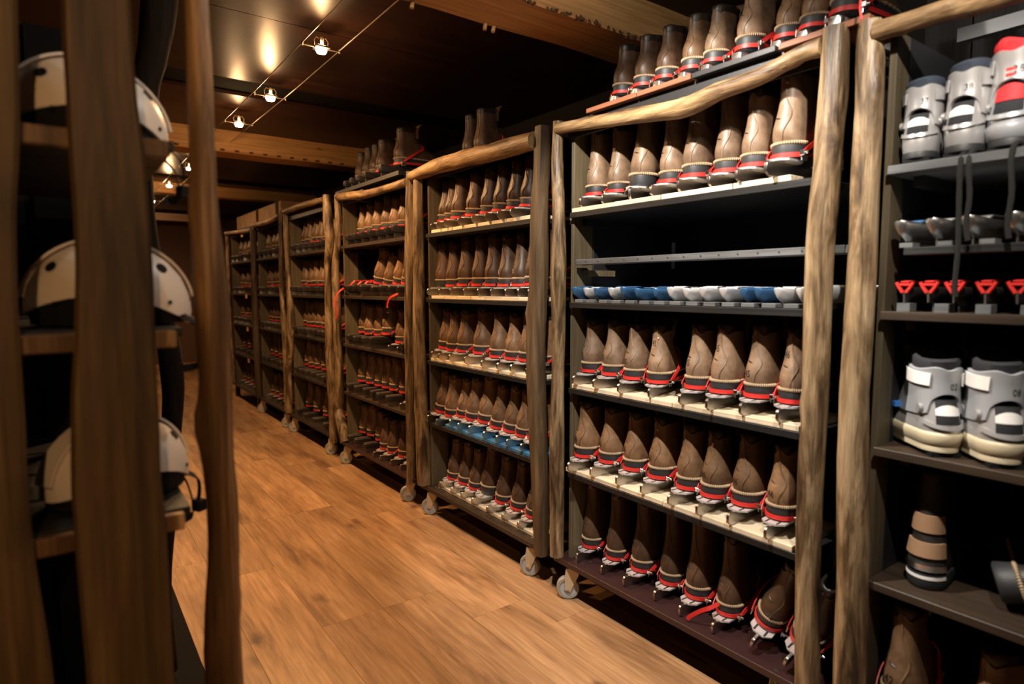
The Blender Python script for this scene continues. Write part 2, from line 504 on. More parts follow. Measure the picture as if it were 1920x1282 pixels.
def beam(n, y0, y1, z0, m, ragged):
    rnd = random.Random(n)
    bm_ = MB()
    N = 60; rs = []
    for i in range(N + 1):
        x = -1.8 + 4.6 * i / N
        j = lambda s: 0.006 * noise.noise(Vector((x * 2.5, s, n)))
        rs.append([(x, y0 + j(1), z0 + 0.012 + j(2)), (x, y0 + 0.012 + j(3), z0 + j(4)), (x, y1 - 0.012, z0 + j(5)), (x, y1, z0 + 0.012 + j(6)), (x, y1, CEIL), (x, y0 + j(1), CEIL)])
    bm_.rings(rs)
    t = struct('trim_%d' % n, bm_.mesh('beam', m, 30))
    if ragged:
        e = MB()
        for i in range(280):
            x = rnd.uniform(-0.2, 2.6); s = rnd.uniform(0.002, 0.0055)
            mt = Matrix.Translation((x, y0 + rnd.uniform(-0.003, 0.012), z0 + rnd.uniform(-0.002, 0.008))) @ Matrix.Rotation(rnd.uniform(0, 3), 4, 'X') @ Matrix.Rotation(rnd.uniform(0, 3), 4, 'Z')
            e.box(-s * 1.6, s * 1.6, -s, s, -s * .7, s * .7, mt)
        o = obj('bark_edge', e.mesh('bark_edge', M['bark'], 0), t); o['kind'] = 'stuff'
        for x in (0.93, 1.10, 1.42, 1.46):
            obj('peg', MB().cyl((x, y1 - 0.02, z0 - 0.012), (0.2, 0, 1), 0.008, 0.03, 8).mesh('peg', M['beam'], 30), t)
    return t


beam(1, 1.88, 2.15, 2.395, M['beam'], True)
b2 = beam(2, 5.25, 5.5, 2.395, M['beam'], False)
for k in range(22):
    x = -0.2 + k * 0.105
    obj('peg', MB().box(x, x + 0.03, 5.243, 5.255, 2.402, 2.416).mesh('peg', M['bark'], 0), b2)
beam(3, 8.2, 8.4, 2.44, M['beam'], False)
struct('trim_4', MB().box(-1.8, 2.1, 11.15, 11.3, 2.41, 2.52).mesh('pale_lintel', M['pale_trim'], 0))
# boxed soffit above the two far racks
sf = struct('trim_5', MB().box(1.9, 2.5, 6.66, 8.6, 2.095, 2.25).mesh('soffit', M['beam'], 0, 0.004))
for y in (6.75, 7.55):
    obj('batten', MB().box(1.885, 1.9, y, y + 0.05, 2.09, 2.25).mesh('batten', M['bark'], 0), sf)

# ------------------------------------------------------------------ lamps on the cable, plus one added spot off it
for i, (x, y, c, w, kd) in enumerate(LAMPS):
    lab = 'small halogen cable lamp ' + ['lighting the rack of silver boots', 'lighting the rack with the empty rail', 'nearest the first ceiling beam',
        'in the middle of three between the two big beams', 'just before the second big beam', 'just beyond the second big beam',
        'beyond the second big beam, before the last racks', 'beyond the third beam, next to it', 'closest to the far wall', 'copy added off the cable, unseen, to light the helmet rack boards'][i]
    t = thing('cable_lamp', lab, 'lamp', (x, y, LZ), group='small halogen lamps')  # the last one is the added unseen spot, not on the cable
    obj('bar', MB().tube([(-0.088, 0, 0), (-0.03, 0, 0)], 0.0035, 8).tube([(0.03, 0, 0), (0.088, 0, 0)], 0.0035, 8).tube([(-0.088, 0, -.006), (-0.088, 0, .012)], 0.005, 8).tube([(0.088, 0, -.006), (0.088, 0, .012)], 0.005, 8).mesh('bar', M['lamp_metal']), t, True)
    obj('housing', MB().box(-0.034, 0.034, -0.03, 0.03, -0.004, 0.006).box(-0.009, 0.009, -0.009, 0.009, 0.006, 0.05).mesh('housing', M['lamp_metal'], 30, 0.002), t, True)
    ar = MB()
    for s in (-1, 1):
        ar.tube([(s * 0.03, 0, 0.004), (s * 0.034, 0, 0.03), (s * 0.022, 0, 0.048), (s * 0.008, 0, 0.04)], 0.0028, 6)
    obj('feed_wire', ar.mesh('feed_wire', M['lamp_metal']), t, True)
    bb = MB()
    rs = []
    for z, r in ((-0.004, 0.026), (-0.012, 0.026), (-0.022, 0.021)):
        rs.append([(r * cos(2 * pi * k / 16), r * sin(2 * pi * k / 16), z) for k in range(16)])
    bb.rings(rs)
    obj('bulb', bb.mesh('bulb', M['bulb'], 30), t, True)
    ld = bpy.data.lights.new('lamp_light', 'SPOT')
    ld.color = c; ld.energy = w; ld.shadow_soft_size = 0.022
    lo = bpy.data.objects.new('lamp_light', ld)
    COL.objects.link(lo)
    lo.location = (x, y, 2.34)
    lo.parent = t; lo.location = (0, 0, -0.05)
    if kd == 'spot':
        ld.spot_size = radians(80); ld.spot_blend = 0.4
        d = Vector((1.95, y + 0.25, 1.2)) - Vector((x, y, LZ - 0.05))
    elif kd == 'boards':
        ld.spot_size = radians(46); ld.spot_blend = 0.6
        d = Vector((0.05, 1.2, 1.1)) - Vector((x, y, LZ - 0.05))
    else:
        ld.spot_size = radians(172); ld.spot_blend = 1.0
        d = Vector((0, 0, -1))
    lo.rotation_euler = d.to_track_quat('-Z', 'Y').to_euler()
    # light spilling sideways and up through the dichroic reflector
    for nm_, pw_, lz_ in (('side_spill', w * (0.07 if kd == 'wide' else 0.085) * (3.0 if i == 6 else 1.0), -0.05), ('back_spill', 0.7 if kd == 'wide' else 0.4, 0.022)):
        l2 = bpy.data.lights.new(nm_, 'POINT')
        l2.color = c; l2.energy = pw_; l2.shadow_soft_size = 0.018
        o2 = bpy.data.objects.new(nm_, l2)
        COL.objects.link(o2); o2.parent = t; o2.location = (0, -0.02 if lz_ > 0 else 0, lz_)

for i, x in enumerate((0.958, 1.134)):
    for j, (ya, yb) in enumerate(((-2.2, 1.89), (2.14, 5.26), (5.49, 11.16))):
        lab = '%s steel lamp cable of the pair, %s' % (('first', 'second')[i] if i == 0 else 'rack-side', ('short of the near beam', 'strung between the two beams', 'running on beyond the second beam')[j])
        if i == 0: lab = 'aisle-side steel lamp cable of the pair, %s' % ('short of the near beam', 'strung between the two beams', 'running on beyond the second beam')[j]
        o = obj('lamp_cable', MB().tube([(x, ya, LZ + 0.014), (x, (ya + yb) / 2, LZ + 0.002), (x, yb, LZ + 0.014)], 0.0026, 6).mesh('lamp_cable', M['cable']))
        o['label'] = lab; o['category'] = 'cable'; o['group'] = 'lamp cables'

# ------------------------------------------------------------------ boots
Z_SOLE = 0.0


class BootShape:
    """a boot as horizontal outlines; heel at x = 0, toe along +x, sole bottom at z = 0"""

    def __init__(self, tall=1.0):
        zs = [0.044, 0.062, 0.085, 0.105, 0.13, 0.16, 0.19, 0.205]
        k = lambda z: z if z < 0.1 else 0.1 + (z - 0.1) * tall
        self.z = [k(z) for z in zs]
        self.xr = [0.0, -0.006, -0.007, -0.001, 0.008, 0.014, 0.015, 0.013]
        self.xf = [0.282, 0.278, 0.258, 0.215, 0.17, 0.146, 0.138, 0.140]
        self.w = [0.0425, 0.0445, 0.0425, 0.0395, 0.0345, 0.0305, 0.029, 0.0295]
        self.wf = [0.049, 0.049, 0.044, 0.041, 0.035, 0.033, 0.033, 0.034]
        self.top = self.z[-1]

    def lerp(self, t, z):
        zs = self.z
        if z <= zs[0]: return t[0]
        for i in range(len(zs) - 1):
            if z <= zs[i + 1]:
                u = (z - zs[i]) / (zs[i + 1] - zs[i]); u = u * u * (3 - 2 * u) * 0.5 + u * 0.5
                return t[i] * (1 - u) + t[i + 1] * u
        return t[-1]

    def p(self, th, z, off=0.0):
        xr, xf, w, wf = (self.lerp(t, z) for t in (self.xr, self.xf, self.w, self.wf))
        c, s = cos(th), sin(th)
        ar = min(w * 1.15, (xf - xr) / 2); xc = xr + ar
        if c < 0:
            x = xc + ar * c; y = w * s
        else:
            u = min(c / 0.6, 1); u = u * u * (3 - 2 * u)
            x = xc + (xf - xc) * c
            y = (w * (1 - u) + wf * u) * (abs(s) ** 0.72) * (1 if s >= 0 else -1)
        return Vector((x + c * off, y + s * off, z))


def boot_meshes(tall, lea):
    B = BootShape(tall)
    N = 40; d = {}
    th = [2 * pi * k / N for k in range(N)]

    def topz(t):
        da = (t - pi + pi) % (2 * pi) - pi
        return B.top + 0.014 * math.exp(-(da / 0.33) ** 2) - 0.006 * math.exp(-((abs(da) - 0.75) / 0.3) ** 2) + 0.004 * cos(t)
    rs = []
    zl = [0.044, 0.052, 0.066, 0.08, 0.092, 0.105, 0.12]
    zl += [0.12 + (B.top - 0.12) * q for q in (0.18, 0.36, 0.54, 0.72, 0.88)]
    for z in zl: rs.append([B.p(t, z) for t in th])
    rs.append([B.p(t, topz(t)) for t in th])
    rs.append([B.p(t, topz(t) + 0.001, -0.003) for t in th])
    rs.append([B.p(t, B.top - 0.03, -0.006) for t in th])
    d['upper'] = MB().rings(rs, True, True).mesh('upper', lea, 60)
    # padded collar
    rs = []
    for z, off in ((-0.02, -0.005), (0.004, -0.003), (0.018, 0.0), (0.026, -0.003), (0.028, -0.009), (0.02, -0.013), (-0.02, -0.014)):
        rs.append([B.p(t, B.top + z + 0.012 * max(cos(t), 0) - 0.003 * math.exp(-((t - pi) / .5) ** 2), off) for t in th])
    d['collar'] = MB().rings(rs, False, True).mesh('collar', M['collar'], 60)
    # tongue flares up at the front of the shaft
    xf = B.lerp(B.xf, B.top)
    t_ = MB(); rs = []
    for z, x, w in ((B.top - 0.03, xf - 0.012, 0.024), (B.top + 0.012, xf - 0.014, 0.028), (B.top + 0.04, xf - 0.006, 0.033), (B.top + 0.056, xf + 0.012, 0.034)):
        rs.append([(x - 0.009 * (1 - (q / 3.) ** 2) + 0.009, q / 3. * w, z) for q in range(-3, 4)] + [(x - 0.009 * (1 - (q / 3.) ** 2) + 0.015, q / 3. * w, z + 0.001) for q in range(3, -4, -1)])
    d['tongue'] = t_.rings(rs).mesh('tongue', M['tongue'], 60)
    # laces over the instep
    l_ = MB()
    for q in range(5):
        z = 0.1 + (B.top - 0.11) * q / 5.
        pts = [B.p(a, z + 0.006 * cos(a * 4), 0.002) for a in [-0.75 + 1.5 * k / 8 for k in range(9)]]
        l_.tube(pts, 0.0022, 5)
    d['laces'] = l_.mesh('laces', M['lace'])
    # stitched welt
    K = 200
    pts = [B.p(2 * pi * k / K, 0.045, 0.0035) + Vector((0, 0, 0.0)) for k in range(K)]
    d['welt'] = MB().tube(pts, [(0.0033, 0.0056, 0.0056, 0.0033)[k % 4] for k in range(K)], 6, False, True).mesh('welt', M['welt'])
    # sole
    rs = []
    for z, off in ((0.0, -0.001), (0.004, 0.003), (0.020, 0.004), (0.036, 0.005), (0.042, 0.004)):
        rs.append([(lambda q: (q.x, q.y, z + (0.010 * math.exp(-((q.x - 0.11) / 0.025) ** 2) if z < 0.01 else 0)))(B.p(t, 0.044, off)) for t in th])
    d['sole'] = MB().rings(rs).mesh('sole', M['rubber'], 50)
    # curved seam down the heel
    pts = []
    for k in range(25):
        u = k / 24.
        z = B.top + 0.008 + (0.052 - B.top - 0.008) * u
        a = pi + 0.55 * math.exp(-((u - 0.62) / 0.2) ** 2) * (1 if u < 0.62 else 1) + 0.12 * u
        pts.append(B.p(a, z, 0.0006))
    d['heel_seam'] = MB().tube(pts, 0.0022, 6).mesh('heel_seam', lea)
    # stitched slit
    pts = []
    for k in range(9):
        u = k / 8.
        pts.append(B.p(pi - 0.68 + 0.6 * u, 0.118 - 0.006 * u, 0.0002))
    d['slit'] = MB().tube(pts, [0.0006 + 0.0016 * sin(pi * k / 8.) for k in range(9)], 6).mesh('slit', M['collar'])
    d['rivet'] = MB().cyl(B.p(pi + 0.1, B.top - 0.022, 0.001), (-1, 0, 0), 0.0034, 0.003, 10).mesh('rivet', M['rivet'])
    tg = MB()
    for q in range(3):
        o = B.p(pi + 0.1, B.top - 0.018 - 0.005 * q, 0.0012)
        tg.box(o.x - 0.001, o.x + 0.001, o.y - 0.0035, o.y + 0.0035, o.z - 0.0025, o.z + 0.0025)
    d['tag'] = tg.mesh('tag', [M['green'], M['white'], M['red']], 0, 0, [q // 6 for q in range(18)])
    # red strap round the heel and up over the instep
    pts = []; nr = []
    A = [0.62 + (2 * pi - 1.24) * k / 40 for k in range(41)]
    for a in A:
        da = abs(((a - pi) + pi) % (2 * pi) - pi)
        z = 0.011 + max(0, da - 1.25) * 0.006
        pts.append(B.p(a, 0.044, 0.0055) + Vector((0, 0, z - 0.044))); nr.append((cos(a), sin(a) * 1.2, 0))
    d['strap'] = MB().band(pts, nr, 0.0125, 0.003).mesh('strap', M['red'], 50)
    s2 = MB()
    pts = []; nr = []
    key = [(-1, 0.048, 0.014), (-1, 0.085, 0.034), (-1, 0.12, 0.058), (-1, 0.16, 0.085)]
    for s in (-1, 1):
        pts = []; nr = []
        for k in range(9):
            u = k / 8.
            x = 0.020 + 0.144 * u; z = 0.011 + 0.094 * u ** 0.85
            wy = 0.0535 + 0.009 * sin(pi * min(1, u * 1.2)) - 0.0135 * max(0, u - 0.6) / 0.4
            pts.append((x, s * wy, z)); nr.append((0, s, 0.25 + u * 0.5))
        s2.band(pts, nr, 0.0125, 0.003)
    pts = []; nr = []
    for k in range(9):
        a = pi * k / 8
        pts.append((0.165, -0.040 * cos(a), 0.105 + 0.034 * sin(a))); nr.append((0.3, -cos(a), sin(a) + 0.1))
    s2.band(pts, nr, 0.015, 0.003)
    d['instep_strap'] = s2.mesh('instep_strap', M['red'], 50)
    bk = MB().box(0.012, 0.030, -0.063, -0.049, 0.006, 0.020).cyl((0.02, -0.066, 0.013), (0, 1, 0), 0.0045, 0.010, 8)
    d['buckle'] = bk.mesh('buckle', M['chrome'], 30, 0.0012)
    d['heel_bracket'] = MB().box(0.018, 0.044, -0.0535, -0.0505, -0.006, 0.016).mesh('heel_bracket', M['alu'], 30)
    # plates and blade of the skate (z below the sole)
    for pn, x0, x1, w in (('heel_plate', -0.034, 0.075, 0.036), ('toe_plate', 0.17, 0.27, 0.044)):
        pl_ = MB()
        o = 0.02
        out = [(x0, -w + o), (x0 + o, -w), (x1 - o, -w), (x1, -w + o), (x1, w - o), (x1 - o, w), (x0 + o, w), (x0, w - o)]
        pl_.rings([[(a, b, -0.006) for a, b in out], [(a, b, -0.0005) for a, b in out]])
        d[pn] = pl_.mesh(pn, M['alu_plate'], 30)
    d['plate_slot'] = MB().box(-0.03, -0.004, 0.014, 0.020, -0.0066, 0.0).mesh('plate_slot', M['ink'], 0)
    side = [(-0.066, -0.014), (-0.058, -0.006), (0.40, -0.006), (0.43, -0.012), (0.425, -0.03), (0.40, -0.047), (-0.05, -0.047), (-0.066, -0.036)]
    d['blade'] = MB().rings([[(x, -0.0045, z) for x, z in side], [(x, 0.0045, z) for x, z in side]]).mesh('blade', M['steel'], 30, 0.001)
    # deep boxed holder used on the other sort of skate
    prof = [(-0.017, -0.046), (-0.021, -0.012), (-0.014, -0.007), (0.014, -0.007), (0.021, -0.012), (0.017, -0.046)]
    rs = []
    for x, s in ((-0.104, 0.75), (-0.094, 1.0), (0.40, 1.0), (0.42, 0.7)):
        rs.append([(x, y * s, -0.007 + (z + 0.007) * (s if s < 1 else 1)) for y, z in prof])
    d['box_holder'] = MB().rings(rs).mesh('box_holder', M['dark_metal'], 30, 0.0015)
    d['box_cap'] = MB().box(-0.098, 0.40, -0.017, 0.017, -0.0068, -0.0045).mesh('box_cap', M['alu'], 30)
    d['runner'] = MB().box(-0.09, 0.41, -0.002, 0.002, -0.078, -0.046).mesh('runner', M['steel'], 0)
    # bright boxed holder with slots
    rs = [[(x + 0.08, y * 1.1, z * 1.15) for x, y, z in r] for r in rs]
    d['bright_holder'] = MB().rings(rs).mesh('bright_holder', M['alu'], 30, 0.002)
    hs = MB()
    hs.box(-0.03 + .08, 0.0 + .08, -0.0232, 0.0232, -0.030, -0.022)
    d['holder_slot'] = hs.mesh('holder_slot', M['ink'], 0)
    d['short_runner'] = MB().box(0.0, 0.45, -0.002, 0.002, -0.066, -0.05).mesh('runner', M['steel'], 0)
    d['_shape'] = B
    return d


TEXT_CACHE = {}


def text_mesh(B, s, size, th0, z0, m, squash=0.85):
    """size marks written on the curved heel"""
    key = (id(B), s, size, th0, z0, m.name)
    if key in TEXT_CACHE: return TEXT_CACHE[key]
    cu = bpy.data.curves.new('txt', 'FONT')
    cu.body = s; cu.size = size; cu.align_x = 'CENTER'; cu.resolution_u = 2
    o = bpy.data.objects.new('txt', cu); COL.objects.link(o)
    dg = bpy.context.evaluated_depsgraph_get()
    tm = bpy.data.meshes.new_from_object(o.evaluated_get(dg))
    bpy.data.objects.remove(o)
    bm = bmesh.new(); bm.from_mesh(tm)
    bmesh.ops.subdivide_edges(bm, edges=[e for e in bm.edges if e.calc_length() > size * 0.2], cuts=2)
    for v in bm.verts:
        a = th0 + v.co.x * squash / 0.042
        v.co = B.p(a, z0 + v.co.y, 0.0012)
    bm.to_mesh(tm); bm.free()
    tm.materials.clear(); tm.materials.append(m)
    tm.name = 'size_number'
    TEXT_CACHE[key] = tm
    return tm


KIT = {}


def kit(tall, lea):
    k = (tall, lea)
    if k not in KIT: KIT[k] = boot_meshes(tall, M[lea])
    return KIT[k]


def place_boot(label, group, x, y, z, tall=1.0, lea='lea_mid', skate='plate', yaw=0.0, pitch=0.0, roll=0.0, scale=1.0, number=None,
               ink='ink', numz=0.068, numth=-0.42, strap=True, instep=True, rivet=False, tag=False, far=False, top_number=None):
    """z = surface the blade stands on"""
    d = kit(tall, lea)
    hgt = {'plate': 0.047, 'box': 0.078, 'bright': 0.066, None: 0.0}[skate] * scale
    t = thing('skate_boot' if skate else 'leather_boot', label, 'boot', (x, y, z + hgt), (roll, -pitch, yaw), group, scale)
    P = lambda n, par=t: obj(n, d[n], par, True)
    up = P('upper'); P('collar'); P('welt'); P('sole')
    if not far:
        P('tongue'); P('laces')
        P('heel_seam', up); P('slit', up)
    if rivet: P('rivet', up)
    if tag: obj('heel_tag', d['tag'], up, True)
    if number: obj('size_number', text_mesh(d['_shape'], number, 0.031 if len(number) < 3 else 0.022, pi + numth, numz, M[ink]), up, True)
    if top_number: obj('shaft_number', text_mesh(d['_shape'], top_number, 0.019, pi + 0.25, d['_shape'].top - 0.012, M['gold_ink']), up, True)
    if strap and skate:
        s = P('strap')
        if instep: P('instep_strap')
        P('buckle', s); P('heel_bracket'); P('heel_bracket').location = (0, 0.104, 0)
    if skate == 'plate':
        p = P('heel_plate'); P('plate_slot', p); P('plate_slot', p).location = (0, -0.034, 0); P('toe_plate'); P('blade')
    elif skate == 'box':
        h = P('box_holder'); P('box_cap', h); P('runner')
    elif skate == 'bright':
        h = obj('blade_holder', d['bright_holder'], t, True); P('holder_slot', h); obj('runner', d['short_runner'], t, True)
    return t


ORD = ['first', 'second', 'third', 'fourth', 'fifth', 'sixth', 'seventh', 'eighth', 'ninth', 'tenth', 'eleventh']

# ------------------------------------------------------------------ racks
SHELF_Z = [1.66, 1.29, 0.93, 0.565]
BASE_Z = 0.175
POSTS = {
    'B_far': [(2.032, 2.04, 0.0233), (2.039, 1.885, 0.0246), (2.026, 1.663, 0.0269), (2.024, 1.44, 0.0316), (2.022, 1.1, 0.0285), (2.029, 0.751, 0.0312), (2.028, 0.395, 0.0327), (2.025, 0.176, 0.033)],
    'C_near': [(2.136, 2.042, 0.0298), (2.145, 1.834, 0.0324), (2.157, 1.676, 0.0362), (2.163, 1.327, 0.0366), (2.18, 1.088, 0.0395), (2.171, 0.847, 0.0373), (2.15, 0.533, 0.035), (2.141, 0.337, 0.0327), (2.13, 0.14, 0.0291)],
    'C_far': [(3.287, 2.021, 0.0263), (3.292, 1.475, 0.0345), (3.29, 0.844, 0.0381), (3.271, 0.524, 0.0414), (3.257, 0.176, 0.0401)],
    'D_near': [(3.381, 2.035, 0.0236), (3.406, 1.478, 0.0305), (3.419, 0.829, 0.031), (3.426, 0.145, 0.0283)],
    'D_far': [(4.568, 2.035, 0.0238), (4.577, 1.733, 0.024), (4.647, 1.512, 0.0285), (4.641, 1.269, 0.0326), (4.637, 0.913, 0.0308), (4.62, 0.741, 0.0328), (4.629, 0.52, 0.0351), (4.67, 0.413, 0.0396), (4.608, 0.322, 0.0392), (4.534, 0.176, 0.0327)],
    'E_near': [(4.799, 2.066, 0.031), (4.774, 1.844, 0.0372), (4.755, 1.7, 0.0351), (4.81, 1.509, 0.0293), (4.822, 1.267, 0.0273), (4.824, 0.899, 0.0318), (4.807, 0.722, 0.0339), (4.795, 0.471, 0.0318), (4.782, 0.15, 0.032)],
    'E_far': [(5.885, 2.06, 0.0195), (5.875, 1.838, 0.0245), (5.865, 1.546, 0.0221), (5.84, 1.311, 0.027), (5.824, 0.988, 0.0369), (5.854, 0.773, 0.0248), (5.951, 0.563, 0.0327), (5.945, 0.375, 0.0303), (5.942, 0.176, 0.0329)],
    'F_near': [(6.027, 2.075, 0.0174), (6.052, 1.766, 0.0201), (6.069, 1.381, 0.0228), (6.044, 1.048, 0.0253), (6.023, 0.759, 0.0254), (6.025, 0.176, 0.023)],
    'F_far': [(7.063, 1.975, 0.0314), (7.066, 1.636, 0.0315), (7.079, 1.385, 0.0374), (7.093, 1.12, 0.0376), (7.065, 0.675, 0.0377), (7.064, 0.176, 0.0379)],
    'G_far': [(8.325, 2.044, 0.023), (8.342, 1.614, 0.0231), (8.355, 0.952, 0.0267), (8.281, 0.522, 0.0266), (8.236, 0.176, 0.0299)],
    'B_near': [(0.888, 2.044, 0.0321), (0.888, 1.867, 0.0353), (0.895, 1.7, 0.0357), (0.903, 1.512, 0.037), (0.903, 1.161, 0.0361), (0.902, 1.004, 0.0348), (0.904, 0.801, 0.0352), (0.901, 0.514, 0.0333), (0.888, 0.176, 0.0329)],
    'A_far': [(0.8, 2.03, 0.0266), (0.796, 1.945, 0.0329), (0.793, 1.835, 0.0331), (0.793, 1.632, 0.0348), (0.791, 1.434, 0.0359), (0.794, 1.171, 0.0364), (0.794, 1.022, 0.0367), (0.788, 0.83, 0.0391), (0.776, 0.563, 0.0394), (0.768, 0.176, 0.0406)],
}
LOGS = {
    'B': [(2.021, 2.008, 0.0236), (1.705, 1.978, 0.0251), (1.451, 1.952, 0.03), (1.362, 1.946, 0.0324), (1.24, 1.965, 0.0276), (1.094, 1.973, 0.0244), (0.981, 2.0, 0.0231), (0.915, 2.001, 0.0253)],
    'C': [(3.346, 2.0, 0.0288), (3.04, 2.012, 0.041), (2.764, 2.007, 0.042), (2.476, 1.994, 0.0421), (2.175, 1.989, 0.0395)],
    'D': [(4.531, 2.022, 0.0268), (4.176, 1.992, 0.0287), (3.966, 1.979, 0.0259), (3.667, 1.978, 0.0227), (3.395, 1.975, 0.0261)],
    'E': [(5.885, 2.043, 0.0213), (5.405, 2.048, 0.0265), (4.83, 2.035, 0.0223)],
    'F': [(7.09, 2.016, 0.025), (6.446, 2.001, 0.0256), (6.045, 2.025, 0.0198)],
    'G': [(8.325, 2.021, 0.0223), (7.1, 1.969, 0.0216)],
    'A': [(0.781, 1.996, 0.0249), (0.639, 1.996, 0.0231), (0.523, 1.991, 0.0285), (0.2, 2.0, 0.028), (-0.3, 1.99, 0.028)],
}
RACKS = {
    # name: near y, far y, shelf material, base material, label
    'A': (-0.32, 0.775, 'shelf_brown', 'film', 'timber rack holding silver plastic boots, partly outside the frame'),
    'B': (0.885, 2.03, 'shelf', 'film', 'timber rack on castors with an empty rail and blue skate frames'),
    'C': (2.13, 3.28, 'shelf', 'shelf_brown', 'timber rack on castors with one row of blue slotted boards'),
    'D': (3.40, 4.62, 'shelf_brown', 'film', 'timber rack on castors with a red strap dangling off a shelf'),
    'E': (4.78, 5.93, 'shelf_brown', 'shelf_brown', 'timber rack on castors between two forked crooked posts, fifth along'),
    'F': (6.0, 7.07, 'shelf_brown', 'shelf_brown', 'dim timber rack on castors under the boxed beam, sixth along'),
    'G': (7.1, 8.32, 'shelf_brown', 'shelf_brown', 'dim timber rack on wooden legs, last in the row'),
}
XB = 2.32
ROOT = {}


def caster(parent, x, y, ang, s=1.0):
    a = Vector((cos(ang), sin(ang), 0)); f = Vector((-a.y, a.x, 0))
    c = Vector((x, y, 0.05))
    cs = MB()
    rs = []
    for h, r in ((-0.016, 0.036), (-0.016, 0.047), (-0.011, 0.05), (0.011, 0.05), (0.016, 0.047), (0.016, 0.036)):
        rs.append([c + a * h + (f * cos(2 * pi * k / 28) + Vector((0, 0, 1)) * sin(2 * pi * k / 28)) * r for k in range(28)])
    rs.append(rs[0])
    w = obj('wheel', cs.rings(rs, False, False).mesh('wheel', M['tyre'], 40), parent)
    h = MB().cyl(c, a, 0.037, 0.022, 24).cyl(c, a, 0.016, 0.034, 16)
    obj('hub', h.mesh('hub', M['wheel_hub'], 30), w)
    fk = MB()
    off = f * 0.022
    for sd in (-1, 1):
        o = c + a * sd * 0.0205
        shape = [o + f * q + Vector((0, 0, z)) for q, z in ((-0.012, -0.008), (0.012, -0.012), (0.016, 0.0), (0.046, 0.062), (0.046, 0.088), (-0.008, 0.088), (-0.014, 0.055))]
        fk.rings([[p - a * 0.0015 for p in shape], [p + a * 0.0015 for p in shape]])
    tp = c + off + Vector((0, 0, 0.089))
    mt = Matrix.Translation(tp) @ Matrix(((a.x, f.x, 0, 0), (a.y, f.y, 0, 0), (0, 0, 1, 0), (0, 0, 0, 1)))
    fk.box(-0.022, 0.022, -0.03, 0.024, -0.002, 0.002, mt)
    fk.cyl(tp + Vector((0, 0, 0.0055)), (0, 0, 1), 0.018, 0.011, 16)
    fk.cyl(c, a, 0.006, 0.05, 10)
    obj('fork', fk.mesh('fork', M['fork'], 30), w)


